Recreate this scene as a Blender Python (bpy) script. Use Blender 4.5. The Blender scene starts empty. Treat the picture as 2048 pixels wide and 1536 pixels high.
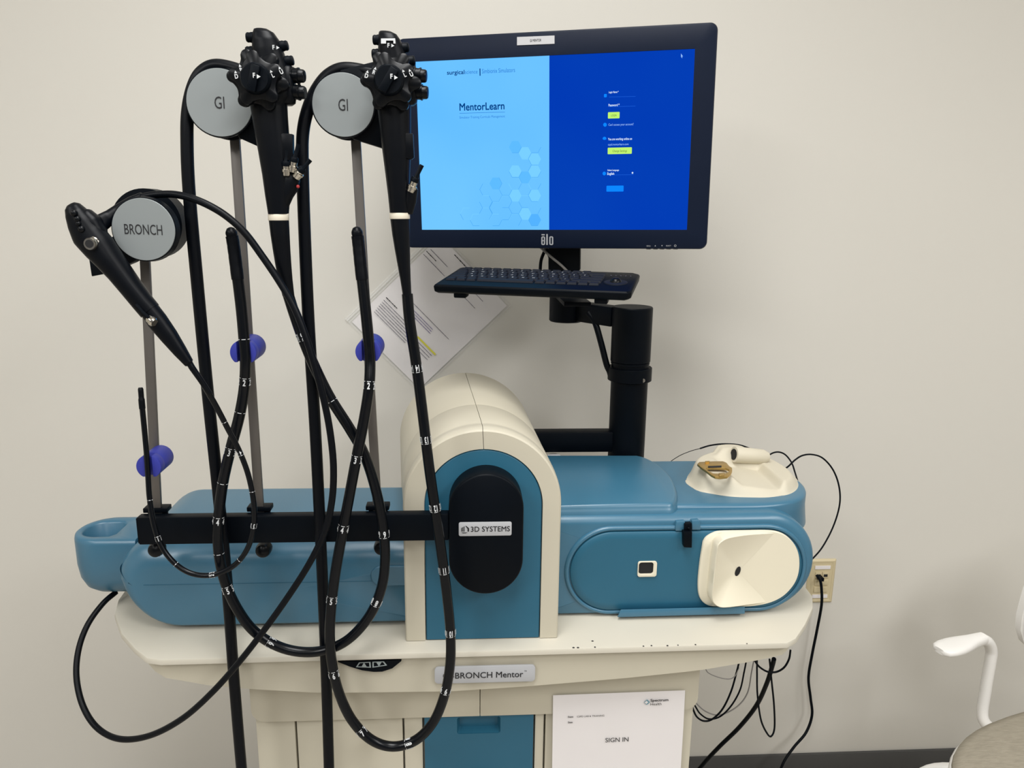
import bpy, bmesh, math, random
from math import sin, cos, tan, pi, radians, sqrt, atan2
from mathutils import Vector, Matrix
random.seed(7)
SC = bpy.context.scene
COL = SC.collection

# ------------------------------------------------------------------ camera
F = 1538.0; PITCH = radians(12.9); YAW = radians(3.6); ROLL = 0.012; H = 1.52
fwd = Vector((sin(YAW)*cos(PITCH), cos(YAW)*cos(PITCH), -sin(PITCH)))
r0 = Vector((cos(YAW), -sin(YAW), 0)); u0 = r0.cross(fwd)
RT = r0*cos(ROLL)+u0*sin(ROLL); UP = u0*cos(ROLL)-r0*sin(ROLL)
EYE = Vector((0, 0, H))
cd = bpy.data.cameras.new('camera'); cam = bpy.data.objects.new('camera', cd); COL.objects.link(cam)
cd.sensor_fit = 'HORIZONTAL'; cd.sensor_width = 36.0; cd.lens = 36.0*F/2048.0; cd.clip_start = 0.02
m = Matrix.Identity(4)
for i in range(3):
    m[i][0] = RT[i]; m[i][1] = UP[i]; m[i][2] = -fwd[i]; m[i][3] = EYE[i]
cam.matrix_world = m
SC.camera = cam

def ray(px, py): return fwd + RT*((px-1024)/F) - UP*((py-768)/F)
def at(px, py, Y):                     # the point at depth Y (metres in front of the eye) seen at a pixel
    d = ray(px, py); return EYE + d*(Y/d.y)
def atz(px, py, Z):                    # the point at height Z
    d = ray(px, py); return EYE + d*((Z-H)/d.z)

# ------------------------------------------------------------------ world, lamps, exposure
w = bpy.data.worlds.new('world'); SC.world = w; w.use_nodes = True
bg = w.node_tree.nodes['Background']; bg.inputs[0].default_value = (1.0, 0.98, 0.95, 1); bg.inputs[1].default_value = 0.17
vs = SC.view_settings
vs.view_transform = 'Standard'; vs.look = 'None'; vs.exposure = 0.08; vs.gamma = 1.0; vs.use_curve_mapping = False
CEIL = 2.72
def panel_lamp(x, y, power, sx=0.6, sy=1.2):
    l = bpy.data.lights.new('ceiling_panel_lamp', 'AREA'); l.shape = 'RECTANGLE'; l.size = sx; l.size_y = sy
    l.energy = power; l.color = (1.0, 0.994, 0.985)
    o = bpy.data.objects.new('ceiling_panel_lamp', l); o.location = (x, y, CEIL-0.03); COL.objects.link(o)
LAMPS = ((0.0, 0.42, 29), (2.0, -0.1, 19), (-1.9, 0.1, 12), (1.6, -1.1, 36), (-1.4, -1.1, 31), (0.0, -2.5, 25))
for a in LAMPS: panel_lamp(*a)

# ------------------------------------------------------------------ materials (all node based)
def lin(c):
    c = c/255.0
    return c/12.92 if c <= 0.04045 else ((c+0.055)/1.055)**2.4
def mat(name, rgb, rough=0.5, metal=0.0, spec=0.5, coat=0.0, var=0.04, scale=40.0, bump=0.0, bscale=300.0, alpha=1.0, trans=0.0, noise_stretch=None):
    m = bpy.data.materials.new(name); m.use_nodes = True
    nt = m.node_tree; b = nt.nodes['Principled BSDF']
    col = [lin(x) for x in rgb]
    b.inputs['Roughness'].default_value = rough; b.inputs['Metallic'].default_value = metal
    b.inputs['Specular IOR Level'].default_value = spec; b.inputs['Coat Weight'].default_value = coat
    b.inputs['Alpha'].default_value = alpha; b.inputs['Transmission Weight'].default_value = trans
    tc = nt.nodes.new('ShaderNodeTexCoord'); src = tc.outputs['Object']
    if noise_stretch:
        mp = nt.nodes.new('ShaderNodeMapping'); mp.inputs['Scale'].default_value = noise_stretch
        nt.links.new(src, mp.inputs['Vector']); src = mp.outputs['Vector']
    n = nt.nodes.new('ShaderNodeTexNoise'); n.inputs['Scale'].default_value = scale; n.inputs['Detail'].default_value = 4
    nt.links.new(src, n.inputs['Vector'])
    mx = nt.nodes.new('ShaderNodeMix'); mx.data_type = 'RGBA'
    mx.inputs['A'].default_value = (*[c*(1-var) for c in col], 1); mx.inputs['B'].default_value = (*[min(1, c*(1+var)) for c in col], 1)
    nt.links.new(n.outputs['Fac'], mx.inputs['Factor']); nt.links.new(mx.outputs['Result'], b.inputs['Base Color'])
    if bump > 0:
        n2 = nt.nodes.new('ShaderNodeTexNoise'); n2.inputs['Scale'].default_value = bscale; n2.inputs['Detail'].default_value = 3
        nt.links.new(src, n2.inputs['Vector'])
        bp = nt.nodes.new('ShaderNodeBump'); bp.inputs['Strength'].default_value = bump; bp.inputs['Distance'].default_value = 0.001
        nt.links.new(n2.outputs['Fac'], bp.inputs['Height']); nt.links.new(bp.outputs['Normal'], b.inputs['Normal'])
    return m
def glow(name, rgb, strength=1.0, rgb2=None, axis=None):      # screen pixels
    m = bpy.data.materials.new(name); m.use_nodes = True; nt = m.node_tree
    nt.nodes.remove(nt.nodes['Principled BSDF'])
    e = nt.nodes.new('ShaderNodeEmission'); e.inputs['Strength'].default_value = strength
    e.inputs['Color'].default_value = (*[lin(x) for x in rgb], 1)
    if rgb2:
        tc = nt.nodes.new('ShaderNodeTexCoord'); mp = nt.nodes.new('ShaderNodeMapping')
        n = nt.nodes.new('ShaderNodeTexNoise'); n.inputs['Scale'].default_value = 5.0; n.inputs['Detail'].default_value = 1
        nt.links.new(tc.outputs['Object'], n.inputs['Vector'])
        mx = nt.nodes.new('ShaderNodeMix'); mx.data_type = 'RGBA'
        mx.inputs['A'].default_value = (*[lin(x) for x in rgb], 1); mx.inputs['B'].default_value = (*[lin(x) for x in rgb2], 1)
        nt.links.new(n.outputs['Fac'], mx.inputs['Factor']); nt.links.new(mx.outputs['Result'], e.inputs['Color'])
    nt.links.new(e.outputs[0], nt.nodes['Material Output'].inputs['Surface'])
    return m
WALL = mat('wall_paint', (214, 211, 203), 0.75, spec=0.25, var=0.012, scale=3, bump=0.08, bscale=500)
CEILM = mat('ceiling_tile', (232, 230, 224), 0.9, var=0.03, scale=30)
FLOORM = mat('vinyl_floor', (176, 170, 160), 0.45, var=0.12, scale=25)
BASEM = mat('rubber_baseboard', (74, 74, 74), 0.5, var=0.05, scale=12)
BLUE = mat('blue_plastic', (54, 107, 134), 0.34, spec=0.85, var=0.03, scale=30, bump=0.06, bscale=1400)
BLUED = mat('blue_plastic_shaded', (39, 95, 120), 0.4, spec=0.4, var=0.03, scale=25, bump=0.05, bscale=1400)  # darker copy of the blue plastic, front-face shade put into the colour
CREAM = mat('cream_plastic', (196, 190, 172), 0.45, spec=0.4, var=0.02, scale=18, bump=0.05, bscale=1200)
PLATEM = mat('silver_nameplate', (186, 188, 192), 0.5, metal=0.2, var=0.02, scale=20)
IVORY = mat('ivory_silicone', (224, 217, 196), 0.5, spec=0.35, var=0.015, scale=25)
TOPM = mat('laminate_top', (200, 195, 181), 0.4, spec=0.4, var=0.02, scale=14)
BLACKP = mat('black_powder_coat', (4, 9, 16), 0.45, spec=0.10, var=0.1, scale=60, bump=0.05, bscale=1500)
RUBBER = mat('black_scope_rubber', (5, 8, 14), 0.38, spec=0.16, var=0.1, scale=60)
GLOSS = mat('black_gloss_sheath', (6, 9, 14), 0.24, spec=0.25, var=0.1, scale=50)
KNOBM = mat('black_glossy_knob', (6, 9, 14), 0.3, spec=0.2, var=0.1, scale=50)
STEEL = mat('brushed_steel_pole', (112, 108, 104), 0.45, metal=0.55, var=0.1, scale=60, noise_stretch=(1, 1, 0.05))
IVORYH = mat('ivory_head_plastic', (204, 197, 178), 0.5, spec=0.35, var=0.015, scale=25)
CHROME = mat('chrome', (205, 200, 190), 0.18, metal=1.0, var=0.05)
SIGNM = mat('silver_sign', (136, 142, 143), 0.5, metal=0.2, var=0.02, scale=20)
INK = mat('black_ink', (20, 20, 24), 0.6, var=0.05)
WHITEINK = mat('white_marking', (205, 208, 210), 0.5, var=0.03)
CLIPB = mat('blue_printed_plastic', (44, 52, 150), 0.5, var=0.06, scale=80, bump=0.25, bscale=900)
RINGW = mat('ivory_ring', (226, 218, 200), 0.4, var=0.02)
BRASS = mat('bronze_clamp_metal', (196, 164, 98), 0.34, metal=0.9, var=0.12, scale=40)
PAPER = mat('white_paper', (232, 228, 228), 0.7, spec=0.2, var=0.015, scale=20)
SLEEVE = mat('clear_sleeve', (240, 240, 238), 0.15, spec=0.5, var=0.01, alpha=0.22)
BEZEL = mat('monitor_bezel_black', (15, 24, 42), 0.42, spec=0.14, var=0.06, scale=30)
LOGO = mat('silver_logo', (178, 180, 184), 0.4, metal=0.3, var=0.02)
KEYM = mat('keycap_grey_black', (24, 28, 38), 0.55, spec=0.15, var=0.06, scale=60)
PLATE = mat('almond_faceplate', (206, 192, 156), 0.45, var=0.02)
CHAIRW = mat('white_chair_plastic', (236, 234, 230), 0.4, spec=0.4, var=0.015)
FABRIC = mat('grey_woven_fabric', (156, 149, 134), 0.9, spec=0.15, var=0.28, scale=60, bump=0.5, bscale=260, noise_stretch=(1, 6, 1))
GREYC = mat('grey_cable', (140, 138, 136), 0.5, var=0.05)
WHITEP = mat('white_cap_plastic', (226, 226, 228), 0.4, var=0.02)
DARKHOLE = mat('dark_interior', (16, 17, 20), 0.7, var=0.05)
YEL = mat('yellow_highlighter', (214, 208, 70), 0.6, var=0.03)
TEXTG = mat('printed_grey_text', (96, 94, 108), 0.7, var=0.05)
GREYL = mat('grey_line', (150, 160, 160), 0.5, var=0.03)
TEAL = mat('teal_logo', (110, 150, 165), 0.6, var=0.03)
RED = mat('red_dot', (170, 50, 50), 0.5, var=0.03)

# ------------------------------------------------------------------ mesh building
class MB:
    def __init__(s): s.v = []; s.f = []; s.m = []
    def add(s, vs_, fs_, mi=0):
        o = len(s.v); s.v += [Vector(p) for p in vs_]
        for q in fs_: s.f.append([i+o for i in q]); s.m.append(mi)
        return s
    def box(s, c, size, M=None, mi=0):
        c = Vector(c); hx, hy, hz = [k/2 for k in size]
        P = [Vector((x, y, z)) for x in (-hx, hx) for y in (-hy, hy) for z in (-hz, hz)]
        P = [(M @ p if M else p)+c for p in P]
        return s.add(P, [(0,1,3,2),(4,6,7,5),(0,4,5,1),(2,3,7,6),(0,2,6,4),(1,5,7,3)], mi)
    def loft(s, rings, cap0=True, cap1=True, closed=True, mi=0, fan=True):
        n = len(rings[0]); vs_ = [p for r in rings for p in r]; fs_ = []
        for k in range(len(rings)-1):
            for i in range(n if closed else n-1):
                j = (i+1) % n
                fs_.append((k*n+i, k*n+j, (k+1)*n+j, (k+1)*n+i))
        def cap(o, rev):
            if n > 12 and fan:
                vs_.append(sum((Vector(vs_[o+i]) for i in range(n)), Vector())/n); c_ = len(vs_)-1
                for i in range(n): fs_.append((o+(i+1) % n, o+i, c_) if rev else (o+i, o+(i+1) % n, c_))
            else: fs_.append(tuple(reversed(range(o, o+n))) if rev else tuple(range(o, o+n)))
        if cap0: cap(0, True)
        if cap1: cap((len(rings)-1)*n, False)
        return s.add(vs_, fs_, mi)
    def lathe(s, p0, p1, prof, n=24, mi=0, cap0=True, cap1=True):   # prof: (t along p0->p1 in metres, radius)
        p0 = Vector(p0); p1 = Vector(p1); a = (p1-p0).normalized()
        x = a.orthogonal().normalized(); y = a.cross(x)
        rings = [[p0+a*t+(x*cos(2*pi*i/n)+y*sin(2*pi*i/n))*max(r, 1e-5) for i in range(n)] for t, r in prof]
        return s.loft(rings, cap0, cap1, mi=mi)
    def cyl(s, p0, p1, r, r1=None, n=24, mi=0, bev=0.0):
        p0 = Vector(p0); p1 = Vector(p1); L = (p1-p0).length; r1 = r if r1 is None else r1
        if bev: prof = [(0, r-bev), (bev*0.3, r-bev*0.3), (bev, r), (L-bev, r1), (L-bev*0.3, r1-bev*0.3), (L, r1-bev)]
        else: prof = [(0, r), (L, r1)]
        return s.lathe(p0, p1, prof, n, mi)
    def tube(s, pts, rad, n=12, mi=0, cap=True):
        R = rad if isinstance(rad, (list, tuple)) else [rad]*len(pts)
        rings = []; prev = None
        for i, p in enumerate(pts):
            t = (pts[min(i+1, len(pts)-1)]-pts[max(i-1, 0)]).normalized()
            if prev is None: x = t.orthogonal().normalized()
            else:
                x = prev-t*prev.dot(t); x = x.normalized() if x.length > 1e-6 else t.orthogonal().normalized()
            prev = x; y = t.cross(x)
            rings.append([p+(x*cos(2*pi*k/n)+y*sin(2*pi*k/n))*R[i] for k in range(n)])
        return s.loft(rings, cap, cap, mi=mi)
    def sphere(s, c, r, n=16, mi=0, sc=(1, 1, 1)):
        c = Vector(c); rings = []
        for k in range(1, n//2):
            a = pi*k/(n//2)
            rings.append([c+Vector((r*sc[0]*sin(a)*cos(2*pi*i/n), r*sc[1]*sin(a)*sin(2*pi*i/n), r*sc[2]*cos(a))) for i in range(n)])
        return s.loft(rings, True, True, mi=mi)
    def prism(s, loop, vec, mi=0):      # loop of 3D points extruded by vec
        vec = Vector(vec); loop = [Vector(p) for p in loop]
        return s.loft([loop, [p+vec for p in loop]], mi=mi, fan=False)
    def frame(s, outer, inner, vec, mi=0):   # a plate with one hole, equal point counts
        vec = Vector(vec); n = len(outer); A = [Vector(p) for p in outer]; B = [Vector(p) for p in inner]
        vs_ = A+B+[p+vec for p in A]+[p+vec for p in B]; fs_ = []
        for i in range(n):
            j = (i+1) % n
            fs_ += [(i, j, n+j, n+i), (2*n+i, 3*n+i, 3*n+j, 2*n+j), (i, 2*n+i, 2*n+j, j), (n+i, n+j, 3*n+j, 3*n+i)]
        return s.add(vs_, fs_, mi)

WLOC = {}
def obj(name, mb, mats, parent=None, bevel=0.0, seg=2, angle=35, flat=False, org=None):
    mats = mats if isinstance(mats, (list, tuple)) else [mats]
    lo = [min(p[i] for p in mb.v) for i in range(3)]; hi = [max(p[i] for p in mb.v) for i in range(3)]
    c = org if org is not None else Vector([(lo[i]+hi[i])/2 for i in range(3)])
    me = bpy.data.meshes.new(name)
    me.from_pydata([p-c for p in mb.v], [], mb.f)
    for q in mats: me.materials.append(q)
    for i, p in enumerate(me.polygons): p.material_index = mb.m[i]
    bm = bmesh.new(); bm.from_mesh(me)
    if not flat: bmesh.ops.remove_doubles(bm, verts=bm.verts, dist=1e-6)
    if not flat: bmesh.ops.recalc_face_normals(bm, faces=bm.faces)
    if bevel:
        ed = [e for e in bm.edges if len(e.link_faces) == 2 and e.calc_face_angle(0) > radians(angle)]
        bmesh.ops.bevel(bm, geom=ed, offset=bevel, segments=seg, profile=0.5, affect='EDGES', clamp_overlap=True)
    bm.to_mesh(me); bm.free()
    if not flat:
        me.polygons.foreach_set('use_smooth', [True]*len(me.polygons))
        me.set_sharp_from_angle(angle=radians(angle))
    o = bpy.data.objects.new(name, me); COL.objects.link(o)
    WLOC[o.name] = c.copy()
    if parent is not None:
        o.parent = parent; o.location = c-WLOC[parent.name]
    else: o.location = c
    return o
def tag(o, label, cat, group=None):
    o['label'] = label; o['category'] = cat
    if group: o['group'] = group
    return o
def thing(name, label, cat, loc, group=None):
    o = bpy.data.objects.new(name, None); COL.objects.link(o); o.empty_display_size = 0.05
    o.location = loc; WLOC[o.name] = Vector(loc)
    return tag(o, label, cat, group)
def struct(name, mb, m_, parent=None, **k):
    o = obj(name, mb, m_, parent, **k)
    o['kind'] = 'structure'
    return o

# rounded rectangle loop in a plane: returns (a, b) pairs; radii at (a0b0, a1b0, a1b1, a0b1)
def rrect(a0, a1, b0, b1, rad, n=8):
    if not isinstance(rad, (list, tuple)): rad = [rad]*4
    cs = [(a0, b0, 1, 1, pi), (a1, b0, -1, 1, 1.5*pi), (a1, b1, -1, -1, 0), (a0, b1, 1, -1, 0.5*pi)]
    out = []
    for (a, b, sa, sb, st), r in zip(cs, rad):
        r = max(r, 1e-4); ca, cb = a+sa*r, b+sb*r
        for k in range(n+1):
            t = st+0.5*pi*k/n
            out.append((ca+r*cos(t), cb+r*sin(t)))
    return out
def spline(pts, step=8):                # Catmull-Rom through lists of equal-length tuples
    P = [Vector(p) for p in pts]; out = []
    Q = [P[0]*2-P[1]]+P+[P[-1]*2-P[-2]]
    for i in range(1, len(Q)-2):
        a, b, c, d = Q[i-1], Q[i], Q[i+1], Q[i+2]
        for k in range(step):
            t = k/step
            out.append(0.5*((2*b)+(c-a)*t+(2*a-5*b+4*c-d)*t*t+(3*b-a-3*c+d)*t*t*t))
    out.append(P[-1]); return out
def route(pts, Y=None, step=8):         # (px, py[, depth]) list -> smooth 3D path
    return spline([at(p[0], p[1], p[2] if len(p) > 2 else Y) for p in pts], step)

# ------------------------------------------------------------------ lettering
_tc = {}
def glyphs(s, bold=0.0):
    k = (s, bold)
    if k not in _tc:
        cu = bpy.data.curves.new('lettering', 'FONT'); cu.body = s; cu.size = 1.0; cu.resolution_u = 3; cu.offset = bold
        o = bpy.data.objects.new('lettering', cu); COL.objects.link(o)
        dg = bpy.context.evaluated_depsgraph_get(); dg.update()
        me = bpy.data.meshes.new_from_object(o.evaluated_get(dg))
        _tc[k] = ([v.co.copy() for v in me.vertices], [tuple(p.vertices) for p in me.polygons])
        bpy.data.objects.remove(o); bpy.data.curves.remove(cu); bpy.data.meshes.remove(me)
    return _tc[k]
CAP = 0.0
def text(mb, s, c, xd, yd, height, width=None, align='C', mi=0, bold=0.0, xs=0.85):
    global CAP
    if not CAP:
        hv = glyphs('H')[0]; CAP = max(p.y for p in hv)-min(p.y for p in hv)
    V_, F_ = glyphs(s)
    if not V_: return mb
    if bold:
        b_ = bold; Vn = [p.copy() for p in V_]; Fn = list(F_)
        for dx, dy in ((b_, 0), (0, b_), (b_, b_)):
            o_ = len(Vn); Vn += [p+Vector((dx, dy, 0.006*(1+(dx > 0)+2*(dy > 0)))) for p in V_]; Fn += [tuple(i+o_ for i in f) for f in F_]
        V_, F_ = Vn, Fn
    x0 = min(p.x for p in V_); x1 = max(p.x for p in V_)
    sy = height/CAP; sx = (width/(x1-x0)) if width else sy*xs
    off = {'C': (x0+x1)/2, 'L': x0, 'R': x1}[align]
    c = Vector(c); xd = Vector(xd).normalized(); yd = Vector(yd).normalized(); nd = xd.cross(yd)
    return mb.add([c+xd*((p.x-off)*sx)+yd*((p.y-CAP/2)*sy)+nd*(p.z*sy) for p in V_], F_, mi)
def tri(mb, c, xd, yd, r, mi=0):
    c = Vector(c); xd = Vector(xd); yd = Vector(yd)
    return mb.add([c-xd*r-yd*r*0.8, c+xd*r-yd*r*0.8, c+yd*r], [(0, 1, 2)], mi)

X = Vector((1, 0, 0)); Yv = Vector((0, 1, 0)); Z = Vector((0, 0, 1))
WY = 1.75; TZ = 0.86

# ================================================================== the room
struct('wall_back', MB().box((0.3, WY+0.06, 1.36), (7.2, 0.12, 2.72)), WALL)
struct('wall_left', MB().box((-3.36, -0.6, 1.36), (0.12, 4.58, 2.72)), WALL)
struct('wall_right', MB().box((3.96, -0.6, 1.36), (0.12, 4.58, 2.72)), WALL)
struct('floor', MB().box((0.3, -0.6, -0.05), (7.2, 4.7, 0.1)), FLOORM)
struct('ceiling', MB().box((0.3, -0.6, CEIL+0.05), (7.2, 4.7, 0.1)), CEILM)
struct('baseboard_back', MB().box((0.3, WY-0.004, 0.048), (7.2, 0.008, 0.096)), BASEM, bevel=0.002)

# ================================================================== cart
cart = thing('simulator_cart', 'cream height-adjustable cart with rounded white top carrying the blue simulator', 'cart', (0.02, 1.3, 0))
TOPLOOP = [(-0.452, 1.0505), (0.504, 1.0565), (0.5235, 1.069), (0.557, 1.110), (0.594, 1.163), (0.611, 1.204), (0.614, 1.250),
           (0.612, 1.36), (0.60, 1.45), (0.55, 1.52), (0.46, 1.545), (-0.44, 1.545), (-0.53, 1.52), (-0.585, 1.45), (-0.6, 1.34),
           (-0.592, 1.236), (-0.577, 1.187), (-0.541, 1.127), (-0.502, 1.082), (-0.474, 1.056)]
def inset(loop, d, c=(0.01, 1.3)):
    out = []
    n = len(loop)
    for i in range(n):
        a = Vector(loop[i-1]); b = Vector(loop[i]); e = Vector(loop[(i+1) % n])
        t = (e-a).normalized(); nrm = Vector((-t.y, t.x))
        out.append((b.x+nrm.x*d, b.y+nrm.y*d))
    return out
top = MB().loft([[Vector((x, y, z)) for x, y in inset(TOPLOOP, d)] for d, z in ((0.004, TZ-0.012), (0.0, TZ-0.009), (0.0, TZ-0.003), (0.001, TZ-0.0008), (0.004, TZ))])
obj('table_top', top, TOPM, cart, angle=50)
for px_, py_, sx_, sz_ in ((1185, 1282, 3, 1.5), (1147, 1295, 3, 1.4), (1156, 1295, 3, 1.4), (1190, 1294, 2, 1.5), (1287, 1292, 2, 1.2), (1303, 1291, 2, 1.3), (1335, 1291, 2.4, 1.3), (1356, 1290, 1.5, 1.2), (1391, 1289, 2, 1.3), (1494, 1287, 1.5, 1)):
    p = atz(px_, py_, TZ+0.0002); sp = MB(); sp.add([p+Vector((sx_*0.0007*cos(a), sz_*0.0012*sin(a), 0)) for a in [k*pi/3 for k in range(6)]], [tuple(range(6))])
    obj('chipped_spot', sp, INK, cart, flat=True)
# apron under the top: deeper in the middle
APB = [(-0.60, 0.842), (-0.50, 0.838), (-0.474, 0.834), (-0.453, 0.822), (-0.39, 0.807), (-0.328, 0.7985), (-0.223, 0.788), (-0.024, 0.784), (0.10, 0.789), (0.25, 0.798), (0.37, 0.808), (0.46, 0.822), (0.513, 0.834), (0.56, 0.839), (0.62, 0.842)]
def lerp_tab(tab, x):
    if x <= tab[0][0]: return tab[0][1]
    for (a, b), (c, d) in zip(tab, tab[1:]):
        if x <= c: return b+(d-b)*(x-a)/(c-a)
    return tab[-1][1]
ap = inset(TOPLOOP, 0.012)
dense = []
for i in range(len(ap)):
    a = Vector(ap[i]); b = Vector(ap[(i+1) % len(ap)]); k = max(1, int((b-a).length/0.03))
    for j in range(k): dense.append(a+(b-a)*(j/k))
apm = MB(); n = len(dense)
r_top = [Vector((p.x, p.y, TZ-0.012)) for p in dense]; r_bot = [Vector((p.x, p.y, lerp_tab(APB, p.x))) for p in dense]
r_in = [Vector((p.x*0.985, 1.3+(p.y-1.3)*0.96, lerp_tab(APB, p.x)-0.0005)) for p in dense]
apm.loft([r_top, r_bot, r_in], cap0=True, cap1=False)
cx_ = Vector((0.01, 1.3, 0.80)); base = len(apm.v); apm.v.append(cx_)
for i in range(n): apm.f.append([2*n+i, 2*n+(i+1) % n, base]); apm.m.append(0)
obj('apron', apm, CREAM, cart, angle=40)
# height buttons on the apron
YA = 1.0615
bp = MB()
lp = [at(*p, YA) for p in ((676, 1321.5), (700, 1331), (725, 1338.5), (748, 1341.5), (765, 1341), (785, 1334.5), (803, 1320), (803, 1318))]
bp.prism(lp, (0, -0.003, 0)); pan = obj('button_panel', bp, BLACKP, cart)
for nm, pts, up in (('up_button', ((712, 1333.5), (718, 1324.5), (741, 1323.5), (742, 1334.5)), 1), ('down_button', ((745, 1334.5), (745, 1323.2), (768, 1322.5), (774, 1330)), -1)):
    L = [at(*p, YA-0.0032) for p in pts]; c = sum(L, Vector())/4
    b = MB(); b.frame(L, [c+(p-c)*0.80 for p in L], (0, -0.0012, 0)); b2 = obj(nm, b, GREYL, pan)
    t = MB(); tri(t, c-Yv*0.001, X*up, Z*up, 0.004); obj('arrow', t, GREYL, b2, flat=True)
# nameplate
YN = 1.0585
pa = at(869, 1332, YN); pb = at(1070, 1366, YN)
npl = MB(); zc = (pa.z+pb.z)/2; xc = (pa.x+pb.x)/2; hw = (pb.x-pa.x)/2; hh = 0.0142
ex = (at(1070, 1345, YN)-at(869, 1350, YN)).normalized(); ez = ex.cross(Yv)*-1 if ex.cross(Yv).z < 0 else ex.cross(Yv)
npl.prism([Vector((xc, YN, zc))+ex*a+ez*b for a, b in rrect(-hw, hw, -hh, hh, 0.006)], (0, 0.004, 0))
plate = obj('name_plate', npl, PLATEM, cart, bevel=0.0006)
t = MB(); text(t, 'GI-BRONCH Mentor', Vector((xc-0.003, YN-0.0004, zc-0.0005)), ex, ez, 0.0100, width=0.124, bold=0.012)
text(t, 'TM', Vector((xc+0.0625, YN-0.0004, zc+0.0045)), ex, ez, 0.0022)
obj('lettering', t, INK, plate, flat=True)
# cabinet
YB = 1.112
def cab_x(x, z): return x*(1-0.075*(0.80-z)) if True else x
bl = at(499, 1385, YB).x; br = at(1397, 1385, YB).x
def slab(x0, x1, z0, z1, y0, y1, taper=0.0, rad=0.0):
    mbx = MB()
    lo = [(x0+taper, z0), (x1-taper, z0), (x1, z1), (x0, z1)]
    return mbx.prism([Vector((x, y0, z)) for x, z in lo], (0, y1-y0, 0))
cabb = slab(bl+0.016, br-0.012, 0.07, 0.81, YB+0.032, 1.50, 0.03); obj('cabinet_body', cabb, CREAM, cart, bevel=0.006)
xm = at(960, 1420, YB).x; zb0 = at(960, 1432.5, YB).z
for nm, a, b, r in (('upper_panel', bl, xm-0.0005, (0.022, 0.001, 0.001, 0.001)), ('upper_panel', xm+0.0005, br, (0.001, 0.022, 0.001, 0.001))):
    mbx = MB(); mbx.prism([Vector((x, YB, z)) for x, z in rrect(a, b, zb0, 0.822, r)], (0, 0.10, 0)); obj(nm, mbx, CREAM, cart, bevel=0.0015)
for nm, pxa, pxb in (('side_panel', 512, 591), ('side_panel', 593, 806), ('side_panel', 808, 846), ('side_panel', 1069, 1088), ('side_panel', 1090, 1384)):
    a = at(pxa, 1460, YB+0.01).x; b = at(pxb, 1460, YB+0.01).x
    mbx = slab(a+0.0008, b-0.0008, 0.09, zb0-0.001, YB+0.010, YB+0.03, 0.0); obj(nm, mbx, CREAM, cart, bevel=0.001)
xa = at(849, 1460, YB+0.006).x; xb = at(1066.5, 1460, YB+0.006).x
hx0 = at(914, 1440, YB+0.006).x; hx1 = at(1001, 1440, YB+0.006).x; hz1 = at(957, 1434, YB+0.006).z; hz0 = at(957, 1467, YB+0.006).z
dr = MB()
out = rrect(xa, xb, 0.12, zb0+0.001, 0.003); hol = rrect(hx0, hx1, hz0, hz1, 0.004)
dr.frame([Vector((x, YB+0.006, z)) for x, z in out], [Vector((x, YB+0.006, z)) for x, z in hol], (0, 0.02, 0))
door = obj('blue_door', dr, BLUED, cart); door['label'] = 'blue cabinet door'
rc = MB(); hi = rrect(hx0+0.004, hx1-0.004, hz0+0.004, hz1-0.002, 0.004)
rc.loft([[Vector((x, YB+0.0075, z)) for x, z in hol], [Vector((x, YB+0.020, z)) for x, z in hi]], cap0=False)
obj('handle_recess', rc, BLUED, door)
pc = at(962, 1592, YB+0.004)
obj('door_knob', MB().lathe(pc, pc-Yv*0.012, [(0, 0.041), (0.009, 0.041), (0.012, 0.038)], 40), BLACKP, door)
# ---------- sign-in sheet taped to the cabinet
sh0 = at(1106, 1390, YB-0.002); sh1 = at(1370, 1380, YB-0.002)
sx = (sh1-sh0).normalized(); sw = (sh1-sh0).length; sz = -(Z-sx*sx.z).normalized()
sheet = thing('sign_in_sheet', 'white sign-in sheet with printed health logo taped on the cart cabinet', 'sheet of paper', sh0+sx*sw/2+sz*0.14)
s = MB()
def SP(u, v, d=0.0): return sh0+sx*(u*sw)+sz*(v*0.2794)-Yv*d
g = [[SP(i/10, j/12, 0.001+0.0012*(sin(i*0.8)*sin(j*0.5))**2) for i in range(11)] for j in range(13)]
s.add([p for r in g for p in r], [(j*11+i, j*11+i+1, (j+1)*11+i+1, (j+1)*11+i) for j in range(12) for i in range(10)])
s.add([p+Yv*0.0004 for r in g for p in r], [(j*11+i, (j+1)*11+i, (j+1)*11+i+1, j*11+i+1) for j in range(12) for i in range(10)])
obj('paper', s, PAPER, sheet)
def SPt(px_, py_): return at(px_, py_, YB-0.0052)
syd = -sz
for a_, x_, y_, h_, w_, al, bo in (('Event:', 1136, 1434, 0.0030, None, 'L', 0.05), ('CSPD LAB & TRAINING', 1154, 1433.3, 0.0030, 0.0455, 'L', 0), ('Date:', 1136, 1445, 0.0030, None, 'L', 0.05), ('SIGN IN', 1234, 1479.5, 0.0083, 0.039, 'C', 0), ('Spectrum', 1301, 1401, 0.0046, 0.030, 'L', 0.04), ('Health', 1301, 1408.5, 0.0046, 0.0185, 'L', 0)):
    obj('text_line', text(MB(), a_, SPt(x_, y_), sx, syd, h_, width=w_, align=al, bold=bo), INK, sheet, flat=True)
t = MB(); c = SPt(1294, 1404.5)
for a, b in ((0.0045, 0.0008), (-0.0, 0.0)):
    pass
for k, (dx, dz, r) in enumerate(((0, 0, 0.0052),)):
    t.add([c+sx*r, c+syd*r, c-sx*r, c-syd*r], [(0, 1, 2, 3)], 0)
c2 = c-Yv*0.0003-sx*0.001
t.add([c2+sx*0.003, c2+syd*0.003, c2-sx*0.003, c2-syd*0.003], [(0, 1, 2, 3)], 1)
obj('logo_mark', t, [TEAL, PAPER], sheet, flat=True)

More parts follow.
